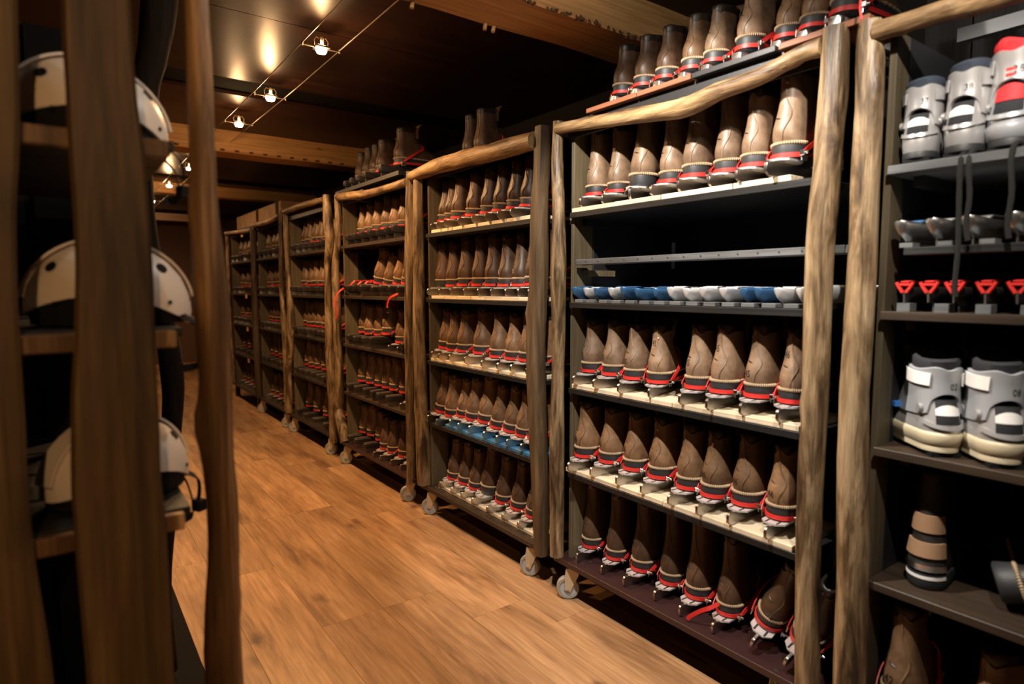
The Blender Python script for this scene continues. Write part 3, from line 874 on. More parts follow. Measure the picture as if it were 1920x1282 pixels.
def rack(nm):
    y0, y1, sm, bmn, lab = RACKS[nm]
    r = thing('shoe_rack', lab, 'rack', (X_RACK, y0, 0), group='timber racks along the aisle')
    ROOT[nm] = r
    P = lambda n, mb, m, sm_=40, bv=0.0: obj(n, mb.mesh(n, M[m], sm_, bv), r)
    for q, side in enumerate(('near', 'far')):
        k = nm + '_' + side
        if k in POSTS:
            pts = [(X_RACK, y, z, rr) for y, z, rr in POSTS[k]]
            sq = {'C_near': 0.7, 'D_near': 0.35, 'B_near': 0.15, 'C_far': 0.4}.get(k, 0.0)
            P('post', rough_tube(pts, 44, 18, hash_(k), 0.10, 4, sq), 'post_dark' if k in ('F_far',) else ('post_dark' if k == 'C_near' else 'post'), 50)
        elif nm == 'A':
            pts = [(X_RACK, y0, z, 0.036) for z in (2.04, 1.4, 0.8, 0.176)]
            P('post', rough_tube(pts, 30, 16, 5), 'post', 50)
    pts = [(X_RACK - 0.012, y, z, rr) for y, z, rr in LOGS[nm]]
    P('top_log', rough_tube(pts, 40, 16, hash_(nm), 0.11, 4), 'log', 50)
    # far side: a pale front plank and a dark one behind
    yp = y1 - 0.045 if nm != 'D' else y1 - 0.055
    xe = 1.86
    if nm == 'A': yp = y1 - 0.012; xe = 1.82
    P('side_plank', MB().box(1.752, xe, yp - 0.018, yp, BASE_Z, 2.0), 'side', 0, 0.0015)
    P('side_plank', MB().box(xe + 0.004, XB, yp - 0.018, yp, BASE_Z, 2.0), 'black_wood', 0, 0.0015)
    P('side_plank', MB().box(1.93, XB, y0 + 0.03, y0 + 0.048, BASE_Z, 2.0), 'black_wood', 0, 0.0015)
    yb = y0 + 0.03; k = 0
    while yb < y1 - 0.05:
        P('back_plank', MB().box(XB, XB + 0.016, yb + 0.001, min(yb + 0.19, y1 - 0.03) - 0.001, BASE_Z, 2.02), 'back', 0)
        yb += 0.19
    if nm != 'A':
        P('roof_board', MB().box(1.755, XB, y0 + 0.02, y1 - 0.02, 2.018, 2.034), 'black_wood', 0)
        P('light_stop_board', MB().box(1.742, 1.7545, y0 + 0.035, y1 - 0.035, 1.965, 2.034), 'black_wood', 0)  # added board that blocks light leaking between top log and roof
    for i, z in enumerate(SHELF_Z):
        if nm == 'D': z += 0.004
        P('shelf', MB().box(1.727, XB, y0 + 0.045, yp - 0.019, z - 0.022, z), sm if nm != 'A' or i not in (0,) else 'grey_edge', 0, 0.0015)
        P('bracket', MB().box(1.80, 2.1, y1 - 0.09, y1 - 0.064, z - 0.05, z - 0.0225), 'black_wood', 0)
    P('base_board', MB().box(1.712, XB + 0.02, y0 - 0.02, y1 + 0.01, BASE_Z - 0.024, BASE_Z), bmn, 0, 0.0015)
    if nm != 'G':
        ang = {'A': 3.5, 'B': 3.95, 'C': 3.9, 'D': 4.1, 'E': 4.2, 'F': 4.3}[nm]
        for yy, da in ((y0 + 0.11, 0.2 if nm in 'BD' else -0.35), (y1 - 0.06, 0.0)):
            caster(r, 1.738, yy, ang + da); caster(r, 2.25, yy, ang + 1.3 + da)
    else:
        for yy in (y0 + 0.1, y1 - 0.05):
            P('leg', MB().box(1.74, 1.79, yy - 0.025, yy + 0.025, 0, BASE_Z - 0.0245), 'black_wood', 0)
            P('leg', MB().box(2.2, 2.25, yy - 0.025, yy + 0.025, 0, BASE_Z - 0.0245), 'black_wood', 0)
    sc = MB()
    for yy in (y0 + 0.07, y0 + 0.11, y1 - 0.10, y1 - 0.13):
        for xx in (1.75, 1.80):
            sc.cyl((xx + random.uniform(-.01, .01), yy, BASE_Z + 0.001), (0, 0, 1), 0.009, 0.003, 10)
    P('bolt_heads', sc, 'nail', 30)
    return r


def hash_(s):
    return sum((i + 3) * ord(c) for i, c in enumerate(s)) % 97


for nm in 'BCDEFGA': rack(nm)

# loose boards laid on the shelves
BT = 0.018


def slotted(nm, z, cuts, m, x0=1.733, x1=1.975, name='slotted_board', th=BT):
    for a, b in zip(cuts[:-1], cuts[1:]):
        obj(name, MB().box(x0 + random.uniform(-0.002, 0.004), x1, b + 0.0022, a - 0.0022, z + 0.0003, z + th).mesh(name, M[m], 0, 0.0015), ROOT[nm])


slotted('B', 1.66, [1.965, 1.88, 1.72, 1.49, 1.20, 1.005], 'pale')
slotted('B', 0.93, [1.955, 1.42, 0.95], 'pale', 1.731, 2.02)
slotted('B', 0.565, [1.985, 1.45, 0.955], 'pale', 1.728, 2.02)
slotted('C', 1.66, [3.16, 3.05, 2.93, 2.81, 2.68, 2.56, 2.43, 2.31, 2.2], 'pale')
slotted('C', 1.29, [3.17, 3.02, 2.88, 2.74, 2.61, 2.47, 2.33, 2.19], 'pale')
slotted('C', 0.93, [3.19, 2.95, 2.72, 2.5, 2.2], 'pale')
slotted('C', 0.565, [3.03, 2.92, 2.81, 2.68, 2.55, 2.42, 2.3, 2.19], 'blue')
slotted('C', BASE_Z, [3.16, 2.85, 2.72, 2.46, 2.33, 2.2], 'pale', 1.76, 2.0)

# --- rack B: empty rail, slotted rail
rB = ROOT['B']
obj('empty_rail', MB().box(1.742, 1.80, 0.84, 1.945, 1.445, 1.468).mesh('empty_rail', M['grey_edge'], 0, 0.002), rB)
nl = MB()
for k in range(15):
    nl.cyl((1.7415, 0.9 + k * 0.07, 1.458), (1, 0, 0), 0.0028, 0.003, 8)
obj('nail_heads', nl.mesh('nail_heads', M['nail'], 30), rB)
obj('bracket', MB().box(1.80, 1.96, 1.93, 1.965, 1.40, 1.425).mesh('bracket', M['side'], 0), rB)
obj('price_strip', MB().box(2.315, 2.319, 1.90, 1.918, 1.44, 1.56).mesh('price_strip', M['grey_plastic'], 0), rB)
for k in range(15):
    y = 0.9 + k * 0.071
    obj('slot_block', MB().box(1.735, 1.79, y, y + 0.046, 1.2905, 1.304).mesh('slot_block', M['grey_edge'], 0, 0.0015), rB)
# rail on rack A for the same use
rA = ROOT['A']
obj('blade_rail', MB().box(1.735, 1.80, -0.25, 0.70, 1.432, 1.452).mesh('blade_rail', M['shelf'], 0, 0.002), rA)
for k in range(7):
    y = 0.17 + k * 0.085
    obj('slot_block', MB().box(1.737, 1.78, y, y + 0.03, 1.4525, 1.464).mesh('slot_block', M['grey_edge'], 0), rA)
    obj('slot_block', MB().box(1.74, 1.78, y, y + 0.03, 1.2905, 1.312).mesh('slot_block', M['grey_edge'], 0), rA)
obj('felt_strip', MB().box(2.28, 2.31, 0.3, 0.80, 2.105, 2.145).mesh('felt_strip', M['grey_plastic'], 0), rA)
# red-brown boards on the roof of B
for a, b, m in ((1.86, 1.60, 'redplank'), (1.595, 1.36, 'redplank'), (1.355, 1.06, 'black_wood'), (1.05, 0.80, 'redplank')):
    obj('roof_slat', MB().box(1.715, 1.92, b, a, 2.0345, 2.052).mesh('roof_slat', M[m], 0, 0.0015), rB)
# card labels on the far racks
for nm, lst in (('G', ((7.45, 1.235), (7.45, 0.86), (7.45, 0.50), (7.55, 1.93))),):
    for y, z in lst:
        obj('card_label', MB().box(1.726, 1.7275, y, y + 0.09, z, z + 0.045).mesh('card_label', M['orange_label'], 0), ROOT[nm])

# ------------------------------------------------------------------ the boots, row by row
ROWNAME = {0: 'top shelf', 1: 'second shelf', 2: 'third shelf', 3: 'fourth shelf', 4: 'bottom board', 5: 'roof'}
RACKNAME = {'A': 'silver-boot rack', 'B': 'rack with the empty rail', 'C': 'rack with blue boards', 'D': 'rack with dangling red strap',
            'E': 'fifth rack along', 'F': 'sixth rack along', 'G': 'last rack along'}


def row(nm, tier, ys, x=1.79, z=None, board=True, desc='brown skate boot', **kw):
    """ys from the far post towards the near one; an entry may be (y, {overrides})"""
    if z is None:
        z = (SHELF_Z + [BASE_Z, 2.034])[tier] + (BT if board else 0.0) + (0.004 if nm == 'D' and tier < 4 else 0) + 0.0005
    n = len(ys)
    for i, e in enumerate(ys):
        y, ov = e if isinstance(e, tuple) else (e, {})
        a = dict(kw); a.update(ov)
        dsc = a.pop('desc', desc); xx = a.pop('x', x); zz = a.pop('z', z)
        rnd = random.Random(hash_(nm) * 31 + tier * 7 + i)
        a.setdefault('yaw', rnd.uniform(-0.10, 0.10))
        a.setdefault('scale', rnd.uniform(0.95, 1.03))
        xx += rnd.uniform(-0.008, 0.008)
        where = 'on ' + ROWNAME[tier]
        place_boot('%s, %s from far post %s, %s' % (dsc, ORD[i], where, RACKNAME[nm]), 'boots %s, %s' % (where, RACKNAME[nm]), xx, y, zz, **a)


T = 'lea_tan'; MD = 'lea_mid'; DK = 'lea_dark'
row('B', 0, [(1.915, {}), (1.80, {}), (1.66, {'scale': 1.13, 'strap': False, 'roll': 0.05, 'yaw': 0.35}), (1.535, {}), (1.42, {'scale': 1.08}), (1.29, {}), (1.173, {'tall': 1.25, 'x': 1.768}), (1.058, {'tag': True, 'scale': 1.08, 'tall': 1.25, 'x': 1.765})], lea=T, x=1.80, tall=1.5, desc='pale brown skate boot')
row('B', 2, [(1.915, {'number': '45'}), (1.789, {'number': '45', 'scale': 1.0}), (1.661, {'number': '45'}), (1.536, {'tag': True, 'number': '45', 'numz': 0.15, 'yaw': 0.35}), (1.369, {'number': '45', 'numz': 0.085}), (1.256, {'number': '45', 'numz': 0.14}), (1.137, {'number': '45', 'scale': 1.03, 'yaw': 0.02}), (1.016, {'number': '46', 'numz': 0.14})], lea=T, x=1.772, desc='pale brown skate boot')
row('B', 3, [(1.918, {'number': '46', 'x': 1.742, 'scale': 1.05}), (1.803, {'number': '46'}), (1.667, {'number': '46', 'numz': .075}), (1.538, {'tag': True, 'number': '46'}), (1.395, {}), (1.284, {'tag': True, 'number': '46'}), (1.169, {'number': '46', 'scale': 1.06}), (1.034, {'number': '46'})], lea=MD, x=1.772, scale=1.03)
row('B', 4, [(1.927, {'tall': 1.72, 'top_number': '002'}), (1.781, {'tall': 1.72, 'top_number': '002'}), (1.644, {'tall': 1.6}), (1.501, {'tall': 1.7}), (1.372, {'tall': 1.7}), (1.235, {'tall': 1.6, 'number': '48'}), (1.08, {'tall': 1.3, 'pitch': 0.22, 'roll': 0.38, 'x': 1.79, 'z': BASE_Z + 0.03, 'yaw': 0.1}), (0.955, {'tall': 1.2, 'pitch': 0.22, 'roll': 0.38, 'x': 1.79, 'z': BASE_Z + 0.03})], lea=DK, board=False, x=1.81, desc='tall dark skate boot')
row('B', 5, [(1.806, {'lea': DK}), (1.693, {'lea': DK}), (1.583, {'lea': DK}), (1.468, {'lea': MD}), (1.375, {'lea': T}), (1.254, {'lea': T, 'scale': 1.0}), (1.117, {'lea': MD}), (1.03, {'lea': MD}), (0.935, {'lea': MD, 'scale': 1.05})], x=1.83, z=2.0525, skate='bright', tall=0.85, roll=0.05, scale=0.9)
row('C', 0, [(3.17, {'x': 1.80}), 3.075, 2.975, (2.827, {'rivet': True}), (2.69, {'rivet': True}), 2.574, (2.46, {'rivet': True}), (2.347, {})], lea=DK, tall=1.2, roll=0.07, x=1.775, desc='dark brown skate boot')
row('C', 1, [(3.19, {'strap': False}), (3.08, {}), (2.945, {'rivet': True}), (2.805, {'rivet': True}), (2.665, {'rivet': True}), (2.553, {'top_number': '101', 'number': '13', 'ink': 'white_ink'}), (2.44, {'top_number': '101', 'number': '13', 'ink': 'white_ink'}), (2.334, {}), (2.235, {})], lea=DK, tall=1.45, desc='high brown skate boot')
row('C', 2, [3.142, (3.04, {}), (2.935, {'rivet': True}), (2.775, {'rivet': True, 'scale': 1.05}), 2.6, 2.48, 2.37, 2.25], lea=MD, tall=1.1, roll=0.04, x=1.775)
row('C', 3, [(3.185, {'scale': 1.1, 'board': True}) if 0 else (3.19, {'scale': 1.08, 'z': 0.566}), (3.07, {'z': 0.566, 'roll': 0.08}), 2.955, 2.845, (2.735, {'scale': 1.1}), (2.6, {}), (2.49, {'top_number': '103'}), 2.39, 2.29], lea=MD, tall=1.15, roll=0.14, x=1.775)
row('C', 4, [(3.081, {'rivet': True}), 2.96, 2.855, (2.73, {'scale': 1.12, 'strap': False, 'top_number': 'P01'}), 2.58, 2.45, 2.325], lea=DK, tall=1.25, roll=0.12, desc='dark brown skate boot')
row('C', 5, [3.073, 2.958], x=1.9, board=False, lea=DK, tall=1.3, desc='dark leather skate boot')
row('D', 0, [(4.395, {}), (4.257, {'rivet': True}), (4.12, {}), (3.983, {'rivet': True}), 3.845, (3.715, {'rivet': True}), 3.59], x=1.812, board=False, lea=MD, skate='box')
row('D', 1, [(4.13, {'scale': 1.1}), 3.97, 3.83, 3.69, 3.57], x=1.812, board=False, lea=MD, skate='box', tall=1.15, roll=0.24)
row('D', 2, [4.437, (4.296, {'rivet': True}), 4.152, (3.99, {'scale': 1.15, 'rivet': True}), (3.79, {'skate': 'plate'}), (3.66, {'skate': 'plate'}), 3.55], x=1.812, board=False, lea=MD, skate='box', tall=1.05)
row('D', 3, [4.435, (4.30, {'rivet': True}), 4.16, 4.03, 3.9, (3.76, {'rivet': True}), (3.62, {'skate': 'plate'})], x=1.812, board=False, lea=MD, skate='box', tall=1.05)
row('D', 4, [4.448, 4.305, 4.15, (3.997, {'skate': 'plate', 'lea': DK, 'x': 1.785, 'rivet': True}), (3.876, {'skate': 'plate', 'lea': DK, 'x': 1.785, 'rivet': True}), (3.735, {'skate': 'plate', 'lea': DK, 'x': 1.785, 'tall': 1.2}), (3.60, {'skate': 'plate', 'lea': DK, 'x': 1.785})], x=1.812, board=False, lea=MD, skate='box')
row('D', 5, [4.464, 4.33, 4.20, 4.06, (3.80, {'scale': 1.1})], x=1.82, z=2.06, lea=DK, skate='box', tall=0.95, desc='dark leather skate boot')
obj('roof_slat', MB().box(1.70, 2.2, 3.5, 4.56, 2.0345, 2.0595).mesh('roof_slat', M['black_wood'], 0), ROOT['D'])


def even(y1, y0, n):
    return [y1 + (y0 - y1) * i / (n - 1) for i in range(n)]


for tier, n, sk in ((0, 6, 'box'), (1, 6, 'box'), (2, 7, 'box'), (3, 6, 'box'), (4, 4, 'box')):
    row('E', tier, even(5.72, 4.98, n), x=1.81, board=False, lea=MD, skate=sk, far=True, tall=1.05)
for tier, n, sk in ((0, 5, 'box'), (1, 5, 'box'), (2, 6, 'box'), (3, 5, 'box'), (4, 5, 'plate')):
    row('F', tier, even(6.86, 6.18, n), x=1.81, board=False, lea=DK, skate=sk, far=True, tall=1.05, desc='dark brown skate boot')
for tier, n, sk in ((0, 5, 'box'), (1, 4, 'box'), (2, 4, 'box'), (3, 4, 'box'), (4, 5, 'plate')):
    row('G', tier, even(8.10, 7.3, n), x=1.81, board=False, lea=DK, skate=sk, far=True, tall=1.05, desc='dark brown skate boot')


# ------------------------------------------------------------------ loose skates without boots
def skate_kit(m):
    d = {}
    rs = []
    prof = [(-0.004, -0.046), (-0.019, -0.02), (-0.022, -0.004), (-0.018, 0.0), (0.018, 0.0), (0.022, -0.004), (0.019, -0.02), (0.004, -0.046)]
    for x, s, dz in ((-0.035, 0.25, 0.002), (-0.028, 0.7, 0.002), (0.0, 1.0, 0.0), (0.40, 1.0, 0.0), (0.43, 0.6, 0.0)):
        rs.append([(x, y * s, z * s + dz) for y, z in prof])
    d['skate_body'] = MB().rings(rs).mesh('skate_body', m, 35, 0.0015)
    d['skate_blade'] = MB().box(0.0, 0.42, -0.002, 0.002, -0.062, -0.04).mesh('skate_blade', M['steel'], 0)
    d['toe_plate'] = MB().box(0.03, 0.12, -0.024, 0.024, 0.0005, 0.005).box(0.24, 0.33, -0.028, 0.028, 0.0005, 0.005).mesh('toe_plate', m, 30, 0.0015)
    return d


SKB = skate_kit(M['frame_blue']); SKS = skate_kit(M['frame_silver']); SKA = skate_kit(M['alu']); SKD = skate_kit(M['dark_metal'])


def place_skate(d, label, group, x, y, z, yaw=0.0, scale=1.0, name='loose_skate'):
    t = thing(name, label, 'skate', (x, y, z + 0.062 * scale), (0, 0, yaw), group, scale)
    for n in ('skate_body', 'skate_blade', 'toe_plate'): obj(n, d[n], t, True)
    return t


blue_idx = {0, 2, 4, 5, 6, 11, 12}
By = [1.958, 1.885, 1.814, 1.745, 1.671, 1.594, 1.523, 1.452, 1.375, 1.304, 1.232, 1.162, 1.1, 1.038, 0.966, 0.895]
nb = ns = 0
for i, y in enumerate(By):
    y = min(y, 1.935) if i else 1.94
    if i in blue_idx:
        lab = 'blue skate frame without boot, %s blue one from the far post on slotted rail' % ORD[nb]; nb += 1
    else:
        lab = 'silver skate frame without boot, %s silver one from the far post on slotted rail' % ORD[ns]; ns += 1
    place_skate(SKB if i in blue_idx else SKS, lab, 'bare skate frames on the slotted rail', 1.765 + random.uniform(-.008, .012), y, 1.2905, random.uniform(-0.12, 0.12), random.uniform(0.9, 1.03))
for i, y in enumerate((0.705, 0.635, 0.56, 0.475, 0.39)):
    place_skate(SKA if i else dict(SKA, toe_plate=SKB['toe_plate']), '%s skate bare on the narrow rail under the silver boots, %s from post' % ('bright metal' if i else 'blue-topped metal', ORD[i]),
                'bare skates on the rail of the silver-boot rack', 1.76, y, 1.4525, -0.1 + random.uniform(-.06, .06), 1.05)
# skates with red clips
clip = MB()
for s in (-1, 1):
    clip.tube([(0.0, s * 0.019, 0.0), (0.0, s * 0.013, -0.012), (0.0, s * 0.004, -0.026)], 0.0045, 6)
clip.tube([(0.0, -0.012, -0.006), (0.0, 0.012, -0.006)], 0.0035, 6)
clip.band([(0.0, 0, -0.0), (0.03, 0, 0.002), (0.10, 0, 0.0)], [(0, 0, 1)] * 3, 0.02, 0.003)
clip_me = clip.mesh('red_clip', M['red'], 40)
stem_me = MB().tube([(0.0, 0, -0.024), (0.002, 0, -0.05)], 0.0025, 6).mesh('stem', M['alu'])
for i, y in enumerate((0.70, 0.645, 0.59, 0.527, 0.467)):
    t = place_skate(SKD, 'black skate with a red clip on the rack of silver boots, %s from the post' % ORD[i], 'red-clipped skates', 1.79, y, 1.2905, 0.05)
    a = obj('red_clip', clip_me, t, True); a.location = (-0.04, 0, 0.012)
    b = obj('stem', stem_me, t, True); b.location = (-0.04, 0, 0.012)
# skates lying empty on D
for i, y in enumerate((4.47, 4.34, 4.22)):
    t = place_skate(SKD, 'black empty skate with loose red strap, %s from the far post beside leaning boots' % ORD[i], 'empty skates on the second shelf', 1.755, y, 1.2945, random.uniform(-.1, .1), 1.2)
    s = MB()
    q = [(0.0, -0.03, 0.0), (0.02, -0.036, 0.022), (0.06, -0.02, 0.03), (0.09, 0.02, 0.026), (0.12, 0.034, 0.004)]
    s.band(smooth_path(q, 14), [(-0.3, -0.5, 1)] * 14, 0.014, 0.003)
    obj('red_strap', s.mesh('red_strap', M['red'], 50), t, True)
    obj('buckle', MB().box(0.02, 0.05, -0.04, -0.02, 0.015, 0.03).mesh('buckle', M['chrome'], 30, 0.002), t, True)

# ------------------------------------------------------------------ loose straps and laces
def strap(name, label, cat, pts, width, m, nrm=(-1, -0.3, 0.2), thick=0.003, end=None):
    P = smooth_path(pts, 22)
    me = MB().band(P, [nrm] * 22, width, thick).mesh(name, M[m], 50)
    t = thing(name, label, cat, P[0])
    o = obj('webbing', me, t)
    if end:
        e = Vector(P[-1])
        obj('buckle', MB().box(e.x - 0.006, e.x + 0.003, e.y - 0.016, e.y + 0.012, e.z - 0.03, e.z + 0.004).mesh('buckle', M['chrome'], 30, 0.002), t)
    return t


strap('loose_strap', 'long red strap dangling beside the crooked post of the fourth rack', 'strap', [(1.77, 4.45, 1.372), (1.73, 4.53, 1.345), (1.69, 4.545, 1.30), (1.672, 4.535, 1.24), (1.675, 4.52, 1.17), (1.672, 4.53, 1.12)], 0.014, 'red')
strap('loose_strap', 'short red strap with a chrome buckle hanging over the second shelf edge', 'strap', [(1.78, 3.57, 1.33), (1.735, 3.60, 1.315), (1.705, 3.65, 1.29), (1.70, 3.68, 1.255), (1.70, 3.69, 1.225)], 0.014, 'red', end=True)
strap('loose_strap', 'thin red cord hanging over the post with the sawn top', 'strap', [(1.80, 0.83, 2.10), (1.70, 0.81, 2.11), (1.675, 0.805, 2.06), (1.676, 0.80, 2.025)], 0.005, 'red')
strap('loose_strap', 'red strap end trailing across the tall bottom boots', 'strap', [(1.80, 1.25, 0.26), (1.765, 1.262, 0.25), (1.75, 1.285, 0.235), (1.742, 1.32, 0.205), (1.738, 1.335, 0.185)], 0.014, 'red')


def lace(label, pts, r=0.0055):
    P = smooth_path(pts, 24)
    o = obj('boot_lace', MB().tube(P, [r * (1 + 0.12 * (k % 2)) for k in range(24)], 7).mesh('boot_lace', M['lace']))
    o['label'] = label; o['category'] = 'lace'; o['group'] = 'laces hanging from the silver boots'


lace('long dark lace hanging in front of the bare skates, nearer the post', [(1.83, 0.575, 1.68), (1.76, 0.585, 1.672), (1.722, 0.582, 1.64), (1.715, 0.578, 1.55), (1.714, 0.574, 1.45), (1.714, 0.576, 1.36), (1.715, 0.573, 1.33)])
lace('dark lace hanging beside its twin and ending at the bare skates', [(1.83, 0.565, 1.675), (1.76, 0.57, 1.672), (1.722, 0.566, 1.64), (1.716, 0.558, 1.56), (1.716, 0.562, 1.50), (1.716, 0.556, 1.46)])
lace('dark lace hanging below the grey and red boot', [(1.80, 0.48, 1.675), (1.735, 0.483, 1.67), (1.715, 0.484, 1.63), (1.713, 0.478, 1.56), (1.713, 0.482, 1.50), (1.713, 0.478, 1.46)])


# ------------------------------------------------------------------ plastic boots of rack A
class PShape(BootShape):
    def __init__(self):
        self.z = [0.0, 0.02, 0.05, 0.085, 0.115, 0.15, 0.185, 0.21]
        self.xr = [0.0, -0.006, -0.006, 0.004, 0.014, 0.018, 0.014, 0.01]
        self.xf = [0.28, 0.287, 0.27, 0.20, 0.16, 0.145, 0.145, 0.15]
        self.w = [0.040, 0.045, 0.046, 0.042, 0.041, 0.043, 0.046, 0.048]
        self.wf = [0.047, 0.052, 0.048, 0.042, 0.040, 0.042, 0.044, 0.046]
        self.top = 0.21


def plastic_boot(label, group, loc, rot, scale, shell, cuff, liner, insert, sole='rubber', number=None, strapm='silver_plastic', lower=None, redmarks=False, big_window=False):
    B = PShape(); N = 44; th = [2 * pi * k / N for k in range(N)]
    t = thing('plastic_boot', label, 'boot', loc, rot, group, scale)
    da = lambda a: abs((a - pi + pi) % (2 * pi) - pi)
    P = lambda n, mb, m, par=t, sm=50: obj(n, mb.mesh(n, M[m], sm), par, True)
    P('sole', MB().rings([[B.p(a, 0.0, o) + Vector((0, 0, z)) for a in th] for z, o in ((-0.012, 0.0), (-0.01, 0.003), (0.004, 0.004), (0.008, 0.002))]), sole)
    for x0, x1, nn in ((0.005, 0.07, 'heel_block'), (0.17, 0.26, 'toe_block')):
        P(nn, MB().box(x0, x1, -0.034, 0.034, -0.022, -0.012), 'black_plastic', t, 0)
    sh = P('shell', MB().rings([[B.p(a, z) for a in th] for z in (0.0, 0.012, 0.03, 0.05, 0.068, 0.085, 0.1, 0.115)] + [[B.p(a, 0.116, -0.006) for a in th]], True, True), shell)
    if lower: P('foot_rand', MB().rings([[B.p(a, z, o) for a in th] for z, o in ((0.002, 0.0), (0.006, 0.0045), (0.03, 0.005), (0.036, 0.0025), (0.038, 0.0))]), lower)
    # cuff with an arch cut out over the heel
    lo = lambda a: 0.082 + 0.048 * max(0.0, 1 - (da(a) / 0.95) ** 2) ** 0.5 if da(a) < 0.95 else 0.082 - 0.012 * min(1, (da(a) - 0.95))
    hi = lambda a: 0.196 + 0.006 * cos(2 * a) - 0.012 * math.exp(-(da(a) / 0.4) ** 2)
    A2 = [0.5 + (2 * pi - 1.0) * k / 52 for k in range(53)]
    rs = []
    for u, off in ((0, 0.001), (0.02, 0.006), (0.2, 0.007), (0.4, 0.007), (0.6, 0.006), (0.8, 0.006), (0.97, 0.006), (1.0, 0.002)):
        rs.append([B.p(a, lo(a) * (1 - u) + hi(a) * u, off) for a in A2])
    inner = [[B.p(a, hi(a), -0.001) for a in A2], [B.p(a, lo(a), -0.001) for a in A2]]
    cf = P('cuff', MB().rings(rs + inner + [rs[0]], False, False, False), cuff)
    # insert seen through the arch, with dark openings above and below
    at = [pi - 0.62 + 1.24 * k / 16 for k in range(17)]
    z0, z1 = (0.080, 0.105) if not big_window else (0.085, 0.122)
    P('heel_recess', MB().rings([[B.p(a, 0.058, 0.0003) for a in at], [B.p(a, 0.060, 0.0018) for a in at], [B.p(a, 0.09, 0.0018) for a in at], [B.p(a, 0.116, 0.0018) for a in at], [B.p(a, 0.1165, -0.004) for a in at]], False, False, False), 'felt', sh)
    P('heel_insert', MB().rings([[B.p(a, z0, 0.0019) for a in at], [B.p(a, z0, 0.004) for a in at], [B.p(a, z1 - 0.01 * ((a - pi) / .62) ** 2, 0.004) for a in at], [B.p(a, z1 - 0.01 * ((a - pi) / .62) ** 2, 0.0015) for a in at]], False, False, False), insert, sh)
    rib = MB().band([B.p(pi - 1.2 + 2.4 * k / 20, 0.050 + 0.012 * (abs(k - 10) / 10.) ** 2, 0.001) for k in range(21)], [(cos(pi - 1.2 + 2.4 * k / 20), sin(pi - 1.2 + 2.4 * k / 20), 0.2) for k in range(21)], 0.01, 0.004)
    P('heel_rib', rib, shell, sh)
    for s in (-1, 1):
        c = B.p(pi + s * 1.35, 0.092, 0.008)
        P('pivot', MB().cyl(c, (0.1, -s * 0.0 + (-s if False else -s), 0), 0.011, 0.008, 14), shell, cf)
    # soft liner
    rs = []
    for z, o in ((0.17, -0.004), (0.198, -0.002), (0.213, 0.0), (0.22, -0.005), (0.215, -0.011), (0.17, -0.013)):
        rs.append([B.p(a, min(z, 0.21) + max(0, z - 0.21) + 0.012 * max(cos(a), -0.2) + (0.006 * sin(3 * a) if redmarks else 0.002 * sin(2 * a)), o) for a in th])
    P('liner', MB().rings(rs, False, True), liner)
    # tongue pulled forward
    P('tongue', MB().rings([[(x - 0.008 * (1 - (q / 3.) ** 2), q / 3. * w, z) for q in range(-3, 4)] + [(x - 0.008 * (1 - (q / 3.) ** 2) + 0.012, q / 3. * w, z) for q in range(3, -4, -1)] for x, z, w in ((0.14, 0.17, 0.03), (0.145, 0.215, 0.036), (0.165, 0.24, 0.036))]), liner)
    # cuff strap and a buckle
    ap = [pi + 0.75 + 1.75 * k / 14 for k in range(15)]
    st = MB().band([B.p(a, 0.165 + 0.006 * (k / 14.), 0.0075) for k, a in enumerate(ap)], [(cos(a), sin(a), 0) for a in ap], 0.03, 0.004)
    P('cuff_strap', st, strapm)
    ap = [pi - 0.75 - 1.75 * k / 14 for k in range(15)]
    st = MB().band([B.p(a, 0.165 + 0.006 * (k / 14.), 0.0075) for k, a in enumerate(ap)], [(cos(a), sin(a), 0) for a in ap], 0.03, 0.004)
    P('cuff_strap', st, strapm)
    bk = MB()
    for z, x in ((0.06, 0.2), (0.075, 0.16)):
        bk.box(x - 0.012, x + 0.012, -0.056, 0.056, z, z + 0.012)
    P('buckle_strap', bk, 'blue_plastic' if lower else 'black_plastic', t, 0)
    if number: obj('boot_number', text_mesh(B, number, 0.022, pi + 0.25, 0.142, M['ink']), cf, True).location = B.p(pi + .25, 0.142, 0.0072) - B.p(pi + .25, 0.142, 0)
    if redmarks:
        mk = MB()
        for q in range(2):
            aa = [pi - 0.2 + 0.4 * k / 6 for k in range(7)]
            mk.band([B.p(a, 0.152 - 0.012 * q, 0.0068) for a in aa], [(cos(a), sin(a), 0) for a in aa], 0.006, 0.001)
        P('red_mark', mk, 'red', cf)
    return t


g = 'silver boots on the top shelf'
plastic_boot('silver plastic boot with navy liner and twisted strap, next to the post on top shelf', g, (1.745, 0.688, 1.683), (0, 0, 0.12), 0.86, 'silver_plastic', 'silver_plastic', 'navy', 'white_plastic', number='37')
plastic_boot('silver plastic boot with tall navy liner, between its twin and the red one', g, (1.745, 0.598, 1.683), (0, 0, -0.02), 0.93, 'silver_plastic', 'silver_plastic', 'navy', 'white_plastic', number='38')
plastic_boot('silver and black boot with bright red liner on the top shelf', g, (1.75, 0.507, 1.683), (0, 0, 0.0), 1.05, 'grey_plastic', 'silver_plastic', 'red_liner', 'red_liner', redmarks=True, lower='grey_plastic', big_window=True, number='28')
g = 'grey boots with cream soles'
plastic_boot('grey cream-soled boot with its toe and blue strap showing, nearer the post', g, (1.76, 0.585, 0.954), (0, 0, 0.82), 1.02, 'silver_plastic', 'grey_plastic', 'felt', 'white_plastic', 'cream_plastic', '02', 'white_plastic', 'cream_plastic')
